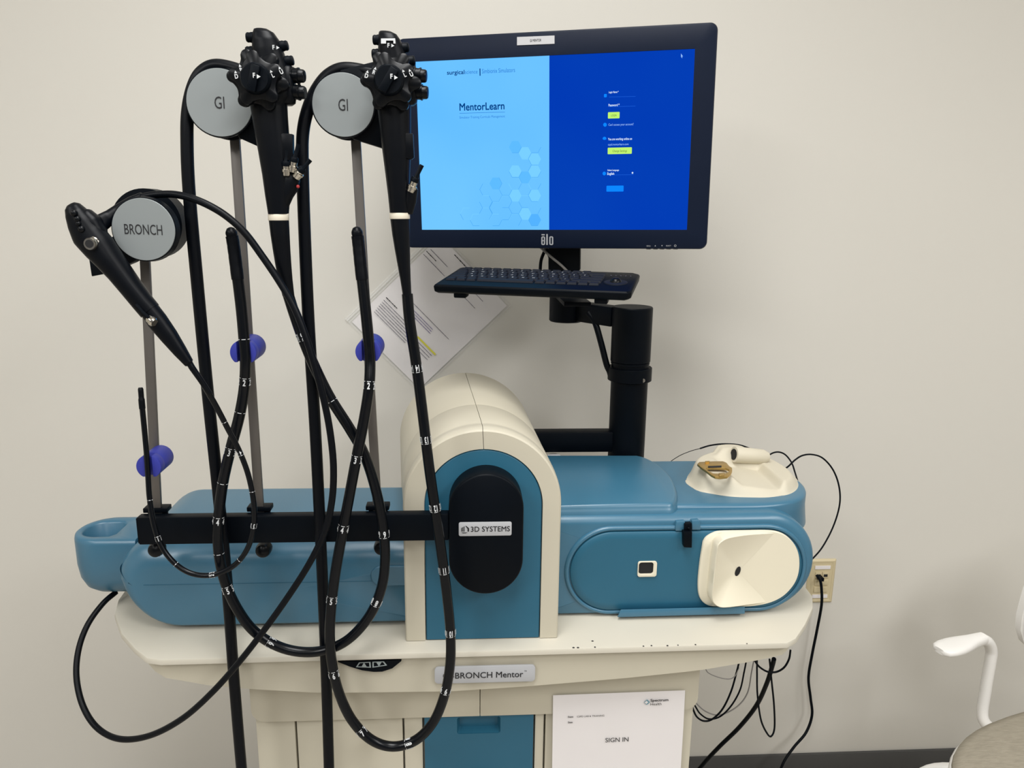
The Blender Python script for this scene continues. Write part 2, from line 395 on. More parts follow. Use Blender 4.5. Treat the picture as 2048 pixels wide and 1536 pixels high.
# ================================================================== arch housing
arch = thing('arch_housing', 'cream arched housing with blue front panel and black oval cover in the cart middle', 'simulator housing', (0.026, 1.3, TZ))
NA = 40
def arch_loop(xc, hw, zb, zs, sgn=None, n=NA):     # legs from zb, springing at zs, semicircle of radius hw
    pts = [(xc-hw, zb), (xc-hw, (zb+zs)/2)]
    for k in range(n+1):
        a = pi-pi*k/n; pts.append((xc+hw*cos(a), zs+hw*sin(a)))
    pts += [(xc+hw, (zb+zs)/2), (xc+hw, zb)]
    return pts
# depth, centre x, outer half width, spring height
SEC = [(1.085, 0.0262, 0.1165, 1.083), (1.0868, 0.0262, 0.1185, 1.0835), (1.092, 0.0262, 0.1195, 1.084), (1.108, 0.0256, 0.1200, 1.084), (1.1095, 0.0255, 0.1195, 1.0838),
       (1.122, 0.0249, 0.1196, 1.0835), (1.1235, 0.0248, 0.1202, 1.0834), (1.235, 0.0180, 0.1224, 1.0795), (1.2362, 0.0179, 0.1219, 1.0795), (1.239, 0.0178, 0.1225, 1.0795), (1.36, 0.0095, 0.1262, 1.0755), (1.48, 0.0012, 0.1300, 1.0725), (1.497, 0.0004, 0.128, 1.0715), (1.50, 0.0002, 0.124, 1.0705)]
seam = 0.0004
for side in (-1, 1):
    a_ = MB(); rings = []
    mid = 2+NA//2
    for (y, xc, hw, zs) in SEC:
        L = arch_loop(xc, hw, TZ+0.001, zs)
        L = L[:mid+1] if side < 0 else L[mid:]
        L = [Vector((x, y, z)) for x, z in L]
        if side < 0: L[-1].x -= seam
        else: L[0].x += seam
        rings.append(L)
    # inner wall, from back to front
    inn = []
    for (y, xc, hw, zs) in ((1.50, 0.0002, 0.112, 1.0705), (1.085, 0.0276, 0.0895, 1.083)):
        L = arch_loop(xc, hw, TZ+0.001, zs); L = L[:mid+1] if side < 0 else L[mid:]
        L = [Vector((x, y, z)) for x, z in L]
        if side < 0: L[-1].x -= seam
        else: L[0].x += seam
        inn.append(L)
    allr = rings+inn
    nn = len(allr[0]); vs_ = [p for r in allr for p in r]; fs_ = []
    for k in range(len(allr)):
        k2 = (k+1) % len(allr)
        for i in range(nn-1): fs_.append((k*nn+i, k*nn+i+1, k2*nn+i+1, k2*nn+i))
    a_.add(vs_, fs_)
    a_.add([r[0] for r in allr], [tuple(range(len(allr)))]); a_.add([r[-1] for r in allr], [tuple(range(len(allr)))])
    obj('shell_half', a_, CREAM, arch, angle=32)
fp = MB()
fp.loft([[Vector((x, y, z)) for x, z in arch_loop(0.0276, hw, TZ+0.002, 1.083)] for y, hw in ((1.10, 0.0885), (1.088, 0.0885), (1.0862, 0.0870), (1.086, 0.086))])
obj('front_panel', fp, BLUED, arch, angle=50)['label'] = 'blue front panel'
oc = MB()
ox, oz, ow, oh = 0.0307, 1.0535, 0.0545, 0.0945
OV = lambda y, d: [Vector((x, y, z)) for x, z in rrect(ox-ow+d, ox+ow-d, oz-oh+d, oz+oh-d, ow-d, 14)]
oc.loft([OV(1.0855, 0), OV(1.049, 0), OV(1.0462, 0.001), OV(1.045, 0.003)])
oval = obj('oval_cover', oc, BLACKP, arch, angle=50)
bc = at(970.5, 1058, 1.044); bw = 0.0385; bh = 0.0108
bdg = MB().prism([bc+X*a+Z*b for a, b in rrect(-bw, bw, -bh, bh, 0.0028)], (0, 0.0012, 0))
badge = obj('badge', bdg, PLATEM, oval, bevel=0.0004)
t = MB(); text(t, '3D SYSTEMS', bc+X*0.0075-Yv*0.0003, X, Z, 0.0078, width=0.057, bold=0.015)
lc = bc-X*0.0295-Yv*0.0003
for k in range(3):   # small striped cube mark
    x0 = -0.0055+k*0.0019
    t.add([lc+X*x0+Z*(-0.0035), lc+X*(x0+0.0012)+Z*(-0.0035), lc+X*(x0+0.0012)+Z*(0.003+k*0.001), lc+X*x0+Z*(0.002+k*0.001)], [(0, 1, 2, 3)])
t.add([lc+X*0.0005+Z*0.0052, lc+X*0.0022+Z*0.0052, lc+X*0.0060+Z*0.0015, lc+X*0.006-Z*0.0035, lc+X*0.0038-Z*0.0035, lc+X*0.0038+Z*0.0008], [(0, 1, 2, 5), (2, 3, 4, 5)])
t.add([lc-X*0.0055-Z*0.0050, lc+X*0.004-Z*0.0050, lc+X*0.001-Z*0.0062, lc-X*0.003-Z*0.0062], [(0, 1, 2, 3)])
obj('lettering', t, INK, badge, flat=True)

# ================================================================== left body
lt = thing('mannequin_body', 'blue rounded mannequin body left of the arch, behind the hanging scopes', 'mannequin', (-0.3, 1.26, TZ))
def body_ring(y, d, x0, x1, z0, z1, rad):
    return [Vector((x, y, z)) for x, z in rrect(x0+d, x1, z0+d*0.30, z1-d, [max(0.004, r-d) for r in rad], 10)]
lb = MB(); rr = (0.098, 0.002, 0.002, 0.062)
R_ = 0.036; rings = []
for k in range(9):
    a = 0.5*pi*k/8; rings.append(body_ring(1.129+R_*(1-sin(a)), R_*(1-cos(a)), -0.546, -0.085, TZ+0.002, 1.005, rr))
rings = rings[::-1]
rings = [body_ring(1.129, R_, -0.546, -0.085, TZ+0.002, 1.005, rr)]+[body_ring(1.129+R_*(1-cos(0.5*pi*k/8)), R_*(1-sin(0.5*pi*k/8)), -0.546, -0.085, TZ+0.002, 1.005, rr) for k in range(1, 9)]
for k in range(0, 7): rings.append(body_ring(1.372+0.028*sin(0.5*pi*k/6), 0.028*(1-cos(0.5*pi*k/6)), -0.546, -0.085, TZ+0.002, 1.005, rr))
lb.loft(rings); obj('torso_shell', lb, BLUE, lt, angle=60)
# parting line and raised tab on the front face
pl = MB().box((-0.30, 1.1288, 0.941), (0.40, 0.0006, 0.0006)); obj('parting_line', pl, BLUED, lt)
tc_ = at(742, 1150, 1.129)
tb = MB(); tb.loft([[Vector((x, y, z)) for x, z in rrect(tc_.x+d, -0.09, tc_.z-0.019+d, tc_.z+0.016-d, (0.0165-d, 0.001, 0.001, 0.0165-d))] for y, d in ((1.131, 0), (1.1275, 0.0004), (1.1262, 0.002))])
obj('side_tab', tb, BLUE, lt)
# cup-like loop at the far left end
def plan(d, z, cx=-0.598, cy=1.245, r=0.052):
    pts = []
    for k in range(25):
        a = pi*0.5+pi*k/24; pts.append((cx+(r-d)*cos(a), cy+(r-d)*sin(a)))
    pts += [(-0.545+0*d, cy-(r-d)*1.0), (-0.535, cy-(r-d)), (-0.535, cy+(r-d)), (-0.545, cy+(r-d))]
    return [Vector((x, y, z)) for x, y in pts]
cu = MB()
rings = [plan(0.034, 0.884), plan(0.022, 0.886), plan(0.010, 0.896), plan(0.003, 0.912), plan(0.0, 0.935), plan(0.0, 0.978), plan(0.0015, 0.9845), plan(0.005, 0.987)]
hole = lambda d, z: [Vector((x, y, z)) for x, y in [(-0.606+(0.0305-d)*cos(pi*0.5+pi*k/24), 1.243+(0.0305-d)*sin(pi*0.5+pi*k/24)) for k in range(25)]+[(-0.590+0.004-d, 1.243-0.0300+d), (-0.578-d, 1.243-0.020+d), (-0.5775-d, 1.243+0.020-d), (-0.590+0.004-d, 1.243+0.0300-d)]]
rings += [hole(-0.003, 0.987), hole(0.0, 0.9835), hole(0.002, 0.958), hole(0.006, 0.950)]
cu.loft(rings); obj('cup_handle', cu, BLUE, lt, angle=50)

# ================================================================== right body
rt = thing('mannequin_body', 'blue mannequin body right of the arch with oval door and cream face insert', 'mannequin', (0.35, 1.27, TZ))
RY = 1.15; RX0 = 0.13; RX1 = 0.579; RZ0 = TZ+0.003; RZ1 = 1.036
def rb_ring(y, d):
    return [Vector((x, y, z)) for x, z in rrect(RX0, RX1-d+0.004, RZ0+d*0.25, RZ1-d, (0.002, 0.084-d*0.3, 0.086-d*0.3, 0.002), 16)]
rb = MB(); R_ = 0.014
rings = [rb_ring(RY+R_*(1-cos(0.5*pi*k/6)), R_*(1-sin(0.5*pi*k/6))) for k in range(7)]+[rb_ring(1.398, 0), rb_ring(1.406, 0.003), rb_ring(1.41, 0.010)]
rb.loft(rings); obj('torso_shell', rb, BLUE, rt, angle=60)
# raised deck whose right end stands above the rounded shoulder
DK = []
P_ = [(0.13, 1.178), (0.42, 1.178), (0.50, 1.178), (0.545, 1.188), (0.580, 1.212), (0.602, 1.250), (0.609, 1.29), (0.607, 1.34), (0.595, 1.39), (0.58, 1.412), (0.13, 1.412)]
DKL = [Vector((p[0], p[1], 0)) for p in P_[:1]]+[v for v in spline([(p[0], p[1], 0) for p in P_[1:-1]], 4)]+[Vector((0.13, 1.412, 0))]
def dk(d, z):
    pts = [(p.x, p.y) for p in DKL]; q = inset(pts, d)
    return [Vector((max(x, 0.13), y, z)) for x, y in q]
mb = MB().loft([dk(-0.004, 0.985), dk(-0.002, 1.0), dk(0, 1.018), dk(0, 1.0365), dk(0.0015, 1.040), dk(0.006, 1.0422), dk(0.012, 1.0427)])
obj('top_deck', mb, BLUE, rt, angle=60)
# raised quarter-round lid on the deck
LPX = [atz(*p, 1.043) for p in ((1330, 1018), (1345, 1017), (1353, 1009), (1355, 996), (1349, 975), (1336, 957), (1318, 942), (1300, 932), (1285, 926.5), (1272, 924))]
LPX = [Vector((p.x, min(p.y, 1.404), 0)) for p in LPX]
LPL = [Vector((0.13, LPX[0].y-0.002, 0))]+spline([tuple(p) for p in LPX], 3)+[Vector((0.13, 1.404, 0))]
def lid(d, z):
    q = inset([(p.x, p.y) for p in LPL], d)
    return [Vector((max(x, 0.13), y, z+(0.006*max(0, (y-1.17)/0.23)))) for x, y in q]
mb = MB().loft([lid(-0.003, 1.024), lid(-0.002, 1.040), lid(0.0, 1.0425), lid(0.001, 1.046), lid(0.0025, 1.0490), lid(0.0045, 1.0512), lid(0.0075, 1.0522)], fan=False)
obj('raised_lid', mb, BLUE, rt, angle=60)
# stadium door and its surrounding bead
dc = at(1371, 1139, RY); dx0 = at(1131, 1139, RY).x; dx1 = at(1611, 1125, RY).x; dz1 = at(1371, 1052, RY).z; dz0 = 0.8655
def stad(y, d): return [Vector((x, y, z)) for x, z in rrect(dx0+d, dx1-d, dz0+d, dz1-d, (dz1-dz0)/2-d-0.0002, 16)]
bead = MB()
bead.loft([stad(RY+0.004, -0.002), stad(RY-0.001, -0.002), stad(RY-0.004, 0.0), stad(RY-0.0045, 0.003), stad(RY-0.003, 0.0055), stad(RY+0.003, 0.0056)], cap0=False, cap1=False)
obj('door_rim', bead, BLUE, rt, angle=60)
dd = MB().loft([stad(RY+0.002, 0.0072), stad(RY-0.0035, 0.0072), stad(RY-0.005, 0.0086), stad(RY-0.005, 0.02)])
rdoor = obj('oval_door', dd, BLUED, rt, angle=50)
YD = RY-0.005
# latch catch, black latch
def pbox(mbx, pts, Y, dep): return mbx.prism([at(*p, Y) for p in pts], (0, dep, 0))
mb = pbox(MB(), ((1351, 1053), (1353, 1044), (1370, 1043), (1370, 1062), (1351, 1062)), YD-0.002, 0.012)
pbox(mb, ((1384, 1042), (1399, 1041), (1401, 1050), (1401, 1060), (1384, 1060)), YD-0.002, 0.012)
obj('latch_catch', mb, BLUE, rdoor, bevel=0.001)
mb = pbox(MB(), ((1369, 1048), (1384, 1047), (1384, 1066), (1369, 1066)), YD-0.006, 0.010)
pbox(mb, ((1367, 1064), (1384.5, 1064), (1384, 1096), (1368, 1095)), YD-0.012, 0.012)
mb.sphere(at(1377, 1056, YD-0.007), 0.002); obj('latch', mb, BLACKP, rdoor, bevel=0.001)['label'] = 'black latch'
# square port with ivory frame
c = at(1293, 1137, YD); 
fr = MB(); fo = [c+X*a+Z*b-Yv*0.003 for a, b in rrect(-0.0150, 0.0165, -0.0135, 0.0135, 0.004)]; fi = [c+X*a+Z*b-Yv*0.003 for a, b in rrect(-0.0135, 0.0108, -0.0085, 0.0120, 0.0045)]
fr.frame(fo, fi, (0, 0.004, 0)); prt = obj('port_frame', fr, IVORY, rdoor, bevel=0.0004); prt['label'] = 'ivory frame of square port'
obj('port_hole', MB().prism([c+X*a+Z*b-Yv*0.0006 for a, b in rrect(-0.0136, 0.0110, -0.0087, 0.0122, 0.0045)], (0, 0.0004, 0)), DARKHOLE, prt)
# lip under the door
mb = MB(); q = [(1241, 1219), (1490, 1213), (1490, 1228), (1234, 1235)]
fa = [at(*p, YD-0.012) for p in q]; fb = [at(*p, YD+0.01) for p in ((1246, 1219), (1486, 1213), (1486, 1226), (1240, 1232))]
for p in fa+fb: p.z = max(p.z, TZ+0.0015)
mb.loft([fb, fa]); obj('door_lip', mb, BLUE, rdoor, bevel=0.0015)
# cream face insert: flat plate with a raised funnel fading out to the right
YI = YD-0.0005
po = [(1405, 1082), (1399, 1120), (1395, 1160), (1396, 1185), (1402, 1199), (1414, 1208), (1430, 1210.5), (1470, 1211), (1508, 1209), (1540, 1202), (1565, 1189), (1584, 1169), (1594, 1148), (1597, 1124), (1594, 1102), (1585, 1084), (1571, 1070), (1553, 1062), (1530, 1059.5), (1490, 1060), (1440, 1061), (1424, 1065), (1411, 1073)]
pl3 = spline([at(*p, YI) for p in po]+[at(*po[0], YI)], 4)[:-1]
cc = at(1500, 1135, YI)
mb = MB().loft([pl3, [p-Yv*0.004 for p in pl3], [cc+(p-cc)*0.985-Yv*0.0055 for p in pl3]])
face = obj('face_insert', mb, IVORY, rdoor, angle=50); face['label'] = 'cream face insert with mouth funnel'
# funnel: polar surface round the mouth hole
hc = at(1473, 1139, YI)
rimpx = [(1550, 1066.5, 0.0052), (1520, 1068.5, 0.010), (1490, 1071, 0.0165), (1460, 1076, 0.0225), (1446, 1082, 0.0255), (1437, 1091, 0.027), (1434, 1106, 0.0275), (1431, 1130, 0.028), (1429, 1155, 0.0285), (1426, 1180, 0.0285), (1425, 1194, 0.0285), (1428, 1205, 0.028), (1438, 1213, 0.027), (1452, 1214.5, 0.0255), (1475, 1212, 0.020), (1500, 1208.5, 0.0125), (1520, 1206, 0.008), (1533, 1204, 0.0053)]
rim = spline([(*at(p[0], p[1], YI-p[2]), p[2]) for p in [] ] or [tuple(at(p[0], p[1], YI-p[2])) for p in rimpx], 3)
mb = MB()
nR = 12; rings = []
for k in range(nR+1):
    t_ = k/nR; L = []
    for p in rim:
        pr = YI-p.y; base_ = hc-Yv*0.0056
        q = base_+(Vector((p.x, YI-0.0056, p.z))-base_)*(0.10+0.90*t_)
        q.y = YI-0.0058-(pr-0.0058)*(t_**1.6)
        L.append(q)
    rings.append(L)
mb.loft(rings, cap0=False, cap1=False, closed=False)
outw = []
for p in rim:
    d = Vector((p.x-hc.x, 0, p.z-hc.z)).normalized()
    outw.append((p+d*0.0012+Yv*0.0010, d))
skirt = [[p for p in rim], [p[0] for p in outw], [Vector((p[0].x+p[1].x*0.0016, YI-0.0045, p[0].z+p[1].z*0.0016)) for p in outw]]
mb.loft(skirt, cap0=False, cap1=False, closed=False)
obj('mouth_funnel', mb, IVORY, face, angle=45)
mh = MB().prism([hc+X*(0.0042*cos(a)+0.0018*sin(a))+Z*0.0084*sin(a)-Yv*0.0066 for a in [2*pi*k/20 for k in range(20)]], (0, 0.0005, 0))
obj('mouth_hole', mh, DARKHOLE, face)

# ---------- ivory head piece lying in the deck (height field over its outline)
ZK = 1.0427
ol = [(1362, 962), (1366, 969), (1386, 981), (1420, 988), (1460, 994), (1500, 996), (1540, 996), (1575, 991), (1593, 983), (1600, 972), (1596, 960), (1585, 948), (1566, 936), (1545, 926), (1520, 920), (1495, 920), (1460, 920), (1420, 928), (1385, 940), (1371, 952)]
OL = spline([atz(*p, ZK) for p in ol]+[atz(*ol[0], ZK)], 4)[:-1]
hcx = sum((p.x for p in OL))/len(OL); hcy = sum((p.y for p in OL))/len(OL); HC = Vector((hcx, hcy, ZK))
def sm(a, b, x):
    t_ = min(1, max(0, (x-a)/(b-a))); return t_*t_*(3-2*t_)
xs0 = min(p.x for p in OL); xs1 = max(p.x for p in OL); ys0 = min(p.y for p in OL); ys1 = max(p.y for p in OL)
def hh_(x, y, edge):      # edge 0 at centre .. 1 at outline
    u = (x-xs0)/(xs1-xs0); v = (y-ys0)/(ys1-ys0)
    plateau = 0.031*sm(0.06, 0.17, u)*(1-0.55*sm(0.35, 1.0, u))
    bowl = 0.016*sm(0.30, 0.42, u)*(1-sm(0.70, 0.76, u))*(1-sm(0.60, 0.68, v))
    ridge = 0.012*sm(0.62, 0.74, v)*sm(0.38, 0.42, u)*(1-sm(0.62, 0.85, u))
    return (plateau-bowl+ridge)*(1-sm(0.80, 1.0, edge)**1.2)+0.002*(1-sm(0.9, 1.0, edge))
NRg = 44; mb = MB(); rings = []
for k in range(NRg+1):
    e = 1-k/NRg*0.985
    rings.append([Vector((HC.x+(p.x-HC.x)*e, HC.y+(p.y-HC.y)*e, ZK-0.0015+hh_(HC.x+(p.x-HC.x)*e, HC.y+(p.y-HC.y)*e, e))) for p in OL])
mb.loft(rings, cap0=False); hp = obj('head_piece', mb, IVORYH, rt, angle=70); hp['label'] = 'ivory head piece on top'
nt_ = MB(); a = Vector((at(1465, 930, 1.337).x, 1.335, ZK+0.036)); b = a+Vector((0.070, 0.012, -0.010))
nt_.lathe(a, b, [(0, 0.0115), (0.0006, 0.0145), (0.002, 0.0152), (0.06, 0.0140), (0.071, 0.0095)], 24)
nos = obj('nose_tube', nt_, IVORYH, hp, angle=40)
obj('nostril', MB().lathe(a-(b-a).normalized()*0.0004, a+(b-a).normalized()*0.001, [(0, 0.0106), (0.0014, 0.0106)], 20), DARKHOLE, nos)

# ================================================================== bronze clamp lying on the ivory head piece
ck = thing('mouth_clamp', 'bronze metal clamp plate lying on the ivory head piece', 'clamp', atz(1430, 942, 1.085))
zc1 = 1.079
def CP(px_, py_, dz=0.0): return atz(px_, py_, zc1+dz)
co = [(1394, 932), (1398, 928), (1409, 927.5), (1427, 926.5), (1446, 926.5), (1453, 929.5), (1458, 936), (1464, 940), (1464, 946), (1461, 952), (1454, 957.5), (1440, 959), (1430, 958), (1422, 954), (1412, 946), (1402, 939)]
ci = [(1412, 941.5), (1413, 940.2), (1417, 939.4), (1424, 939.4), (1432, 939.4), (1440, 939.6), (1450, 940.2), (1457, 943), (1457.5, 945), (1456, 948), (1452, 950.3), (1440, 951), (1432, 951), (1426, 950.5), (1419, 947), (1414, 944)]
mb = MB().frame([CP(*p) for p in co], [CP(*p) for p in ci], (0, 0, 0.004)); obj('clamp_frame', mb, BRASS, ck, bevel=0.0008)
mb = MB().prism([CP(*p, 0.0044) for p in ((1416, 932), (1443, 931), (1443, 934.5), (1416, 935))], (0, 0, -0.0006)); obj('slot', mb, DARKHOLE, ck)
mb = MB().prism([CP(*p, 0.001) for p in ((1437, 952.5), (1449, 951.5), (1448, 957), (1438, 958))], (0, 0, 0.006)); obj('front_tab', mb, BRASS, ck, bevel=0.0006)
mb = MB().prism([CP(*p, 0.003) for p in ((1410, 928), (1419, 927.5), (1419, 925.6), (1410, 926))], (0, 0, 0.004)); obj('rear_tab', mb, BRASS, ck, bevel=0.0006)

# ================================================================== rack bar and three scope hangers
BY0, BY1 = 1.050, 1.067
b0 = at(272.5, 1036, BY0); b1 = at(275, 1090, BY0); bx1 = -0.024
bz1, bz0 = b0.z, b1.z
bar = thing('rack_bar', 'horizontal black square bar carrying the scope hangers, fixed to the oval cover', 'bar', (-0.25, 1.06, bz0))
obj('bar_tube', MB().box(((b0.x+bx1)/2, (BY0+BY1)/2, (bz0+bz1)/2), (bx1-b0.x, BY1-BY0, bz1-bz0)), BLACKP, bar, bevel=0.0015)
obj('end_cap', MB().box((b0.x-0.0008, (BY0+BY1)/2, (bz0+bz1)/2), (0.0016, BY1-BY0-0.003, bz1-bz0-0.003)), BLACKP, bar, bevel=0.0006)

def hanger(label, pb, ptop, disc, word, clip, knob, drum=None, cradle=(), YF=1.026, wpole=0.0125, textw=0.02, texth=0.012, bigdrum=False):
    px_b = at(pb[0], pb[1], 1.072)
    h = thing('scope_hanger', label, 'scope hanger', (px_b.x, 1.072, bz1-0.01), 'scope hangers on the rack bar')
    YP = 1.073
    A = at(pb[0], pb[1], YP); A.z = bz1-0.02; B = at(ptop[0], ptop[1], YP)
    mbx = MB(); d = (B-A).normalized()
    mbx.loft([[P+X*sx_*wpole/2+Yv*sy_*0.003 for sx_, sy_ in ((-1, -1), (1, -1), (1, 1), (-1, 1))] for P in (A, B)])
    pole = obj('pole', mbx, STEEL, h, bevel=0.0005)
    fb_ = MB().box((A.x, 1.0765, bz1+0.0035), (0.034, 0.019, 0.007)); obj('foot_bracket', fb_, BLACKP, h, bevel=0.0012)
    fb_ = MB().box((A.x, 1.0775, (bz0+bz1)/2-0.004), (0.028, 0.005, bz1-bz0+0.012)); obj('back_plate', fb_, BLACKP, h, bevel=0.001)
    K = at(knob[0], knob[1], 1.083)
    obj('clamp_knob', MB().lathe(K+Yv*0.012, K-Yv*0.011, [(0, 0.008), (0.004, 0.0115), (0.014, 0.0115), (0.019, 0.010), (0.022, 0.006), (0.023, 0.001)], 20), KNOBM, h)
    # drum: front flange, core, back flange
    c0 = at(disc[0], disc[1], YF); r = disc[2]
    ax = Yv
    if bigdrum:
        c1 = c0+Yv*0.010; c2 = at(drum[0], drum[1], 1.066)
        obj('drum_flange', MB().lathe(c0+Yv*0.0005, c0+Yv*0.012, [(0, r+0.0012), (0.0115, r+0.0022)], 48), BLACKP, h)
        obj('hanger_drum', MB().loft([[c1+(X*cos(a)+Z*sin(a))*r*0.85 for a in [2*pi*k/48 for k in range(48)]], [c2-Yv*0.03+(X*cos(a)+Z*sin(a))*r*0.85 for a in [2*pi*k/48 for k in range(48)]]]+[[c2-Yv*dy+(X*cos(a)+Z*sin(a))*drum[2] for a in [2*pi*k/48 for k in range(48)]] for dy in (0.0295, 0.0)]), BLACKP, h, angle=50)
    else:
        obj('drum_flange', MB().lathe(c0+Yv*0.0005, c0+Yv*0.005, [(0, r+0.0014), (0.0045, r+0.0016)], 48), BLACKP, h)
        obj('hanger_drum', MB().lathe(c0+Yv*0.005, c0+Yv*0.045, [(0, r*0.72), (0.030, r*0.72), (0.0302, r+0.001), (0.040, r+0.001)], 48), BLACKP, h, angle=50)
    sd = obj('sign_disc', MB().lathe(c0+Yv*0.001, c0-Yv*0.001, [(0, r), (0.0016, r), (0.002, r-0.0004)], 64), SIGNM, h); sd['label'] = 'silver round sign reading '+word
    t = MB(); text(t, word, c0-Yv*0.0014, X+Z*(-0.02 if bigdrum else 0.02), Z, texth, width=textw); obj('lettering', t, INK, sd, flat=True)
    if cradle:
        yc = cradle[0]; obj('scope_cradle', MB().prism([at(*p, yc) for p in cradle[1]], (0, cradle[2], 0)), BLACKP, h, bevel=0.001)
    # blue tube clip: round block on the pole with a slot for the tube
    cf = at(clip[0], clip[1], clip[3]); r = clip[2]; cb = Vector((cf.x, 1.0695, cf.z))
    mbx = MB(); slot = clip[4]
    mbx.cyl(cf+Yv*0.014, cb, r, n=36)
    for sg in (-1, 1):
        L = []
        a0 = math.asin(slot/r)
        for k in range(15):
            a = a0+(pi-2*a0-0.25)*k/14 if True else 0
            L.append((sg*r*sin(a), r*cos(a)))
        L += [(sg*slot, L[-1][1]), (sg*slot, r*cos(a0))] if abs(L[-1][0]) > slot else []
        mbx.loft([[cf+X*x+Z*z+Yv*dy for x, z in L] for dy in (0.0, 0.0145)])
    obj('tube_clip', mbx, CLIPB, h, bevel=0.0006, angle=40)['label'] = 'blue tube clip'
    return h

hanger('bronchoscope hanger, shortest pole at the left end of the bar', (314, 1030), (288, 470), (287.5, 459, 0.0375), 'BRONCH', (297, 934, 0.0165, 1.022, 0.0050), (313, 1098),
       drum=(311, 447, 0.0445), bigdrum=True, cradle=(1.030, [(183, 553), (176, 508), (232, 468), (255, 470), (300, 470), (300, 500), (262, 526), (214, 547)], 0.022), YF=0.985, textw=0.0450, texth=0.0120)
hanger('middle scope hanger with GI disc, pole nearest the bronchoscope hanger', (520, 1030), (466, 215), (439.5, 205.5, 0.0402), 'GI', (486, 706, 0.0170, 1.017, 0.0080), (527, 1099),
       cradle=(1.036, [(478, 276), (516, 293), (520, 130), (470, 131), (430, 141), (446, 200)], 0.020), textw=0.0120, texth=0.0140)
hanger('scope hanger with GI disc nearest the arch housing', (756, 1030), (708, 215), (686.5, 210, 0.0382), 'GI', (736, 704, 0.0168, 1.017, 0.0080), (763, 1094),
       cradle=(1.036, [(704, 277), (764, 296), (768, 118), (720, 130), (680, 140), (692, 200)], 0.020), textw=0.0118, texth=0.0138)

# ================================================================== endoscopes
def ring_px(l, r, py, Y, hd, ex=2.4, n=24, slope=0.0):    # a superellipse section between two pixels of a scanline
    A = at(l, py, Y); B = at(r, py+slope*(r-l), Y); c = (A+B)/2; h = (B-A)/2
    out_ = []
    for k in range(n):
        a = 2*pi*k/n; ca, sa = cos(a), sin(a)
        out_.append(c+h*(abs(ca)**(2/ex))*(1 if ca >= 0 else -1)+Yv*hd*(abs(sa)**(2/ex))*(1 if sa >= 0 else -1))
    return out_
def dense_secs(secs, step=3): return [tuple(v) for v in spline_n(secs, step)]
def spline_n(pts, step):
    out_ = []
    Q = [tuple(2*a-b for a, b in zip(pts[0], pts[1]))]+list(pts)+[tuple(2*a-b for a, b in zip(pts[-1], pts[-2]))]
    for i in range(1, len(Q)-2):
        for k in range(step):
            t_ = k/step
            out_.append(tuple(p1+(p2-p1)*(t_*t_*(3-2*t_)*0.5+t_*0.5) for p1, p2 in zip(Q[i], Q[i+1])))
    out_.append(tuple(pts[-1])); return out_
def tube_marks(par, path, r, marks):
    prj = []
    for p in path:
        d = p-EYE; z = d.dot(fwd); prj.append((1024+F*d.dot(RT)/z, 768-F*d.dot(UP)/z))
    for (mx_, my_, s) in marks:
        mbx = MB()
        i = min(range(len(path)), key=lambda k: (prj[k][0]-mx_)**2+(prj[k][1]-my_)**2); i = min(max(i, 1), len(path)-2)
        T = (path[i+1]-path[i-1]).normalized(); nrm = (EYE-path[i]); nrm = (nrm-T*nrm.dot(T)).normalized()
        for q in (-62, 0, 62):
            nn_ = Matrix.Rotation(radians(q-6), 3, T) @ nrm; rg = T.cross(nn_)
            # dash of the band, wrapped on the tube
            pts = []
            for e_ in (-0.0004, 0.0004):
                for k in range(5):
                    a = radians(-20+10*k); v_ = nn_*cos(a)+rg*sin(a)
                    pts.append(path[i]+v_*(r+0.0002)+T*e_)
            mbx.add(pts, [(k, k+1, 6+k, 5+k) for k in range(4)])
            if s: text(mbx, s, path[i]+nn_*(r+0.0003)-T*(0.0062 if r > 0.005 else 0.0042), rg, T, 0.0082 if r > 0.005 else 0.0050, xs=0.62 if len(s) < 2 else 0.5, bold=0.06)
        obj('depth_mark', mbx, WHITEINK, par, flat=True)
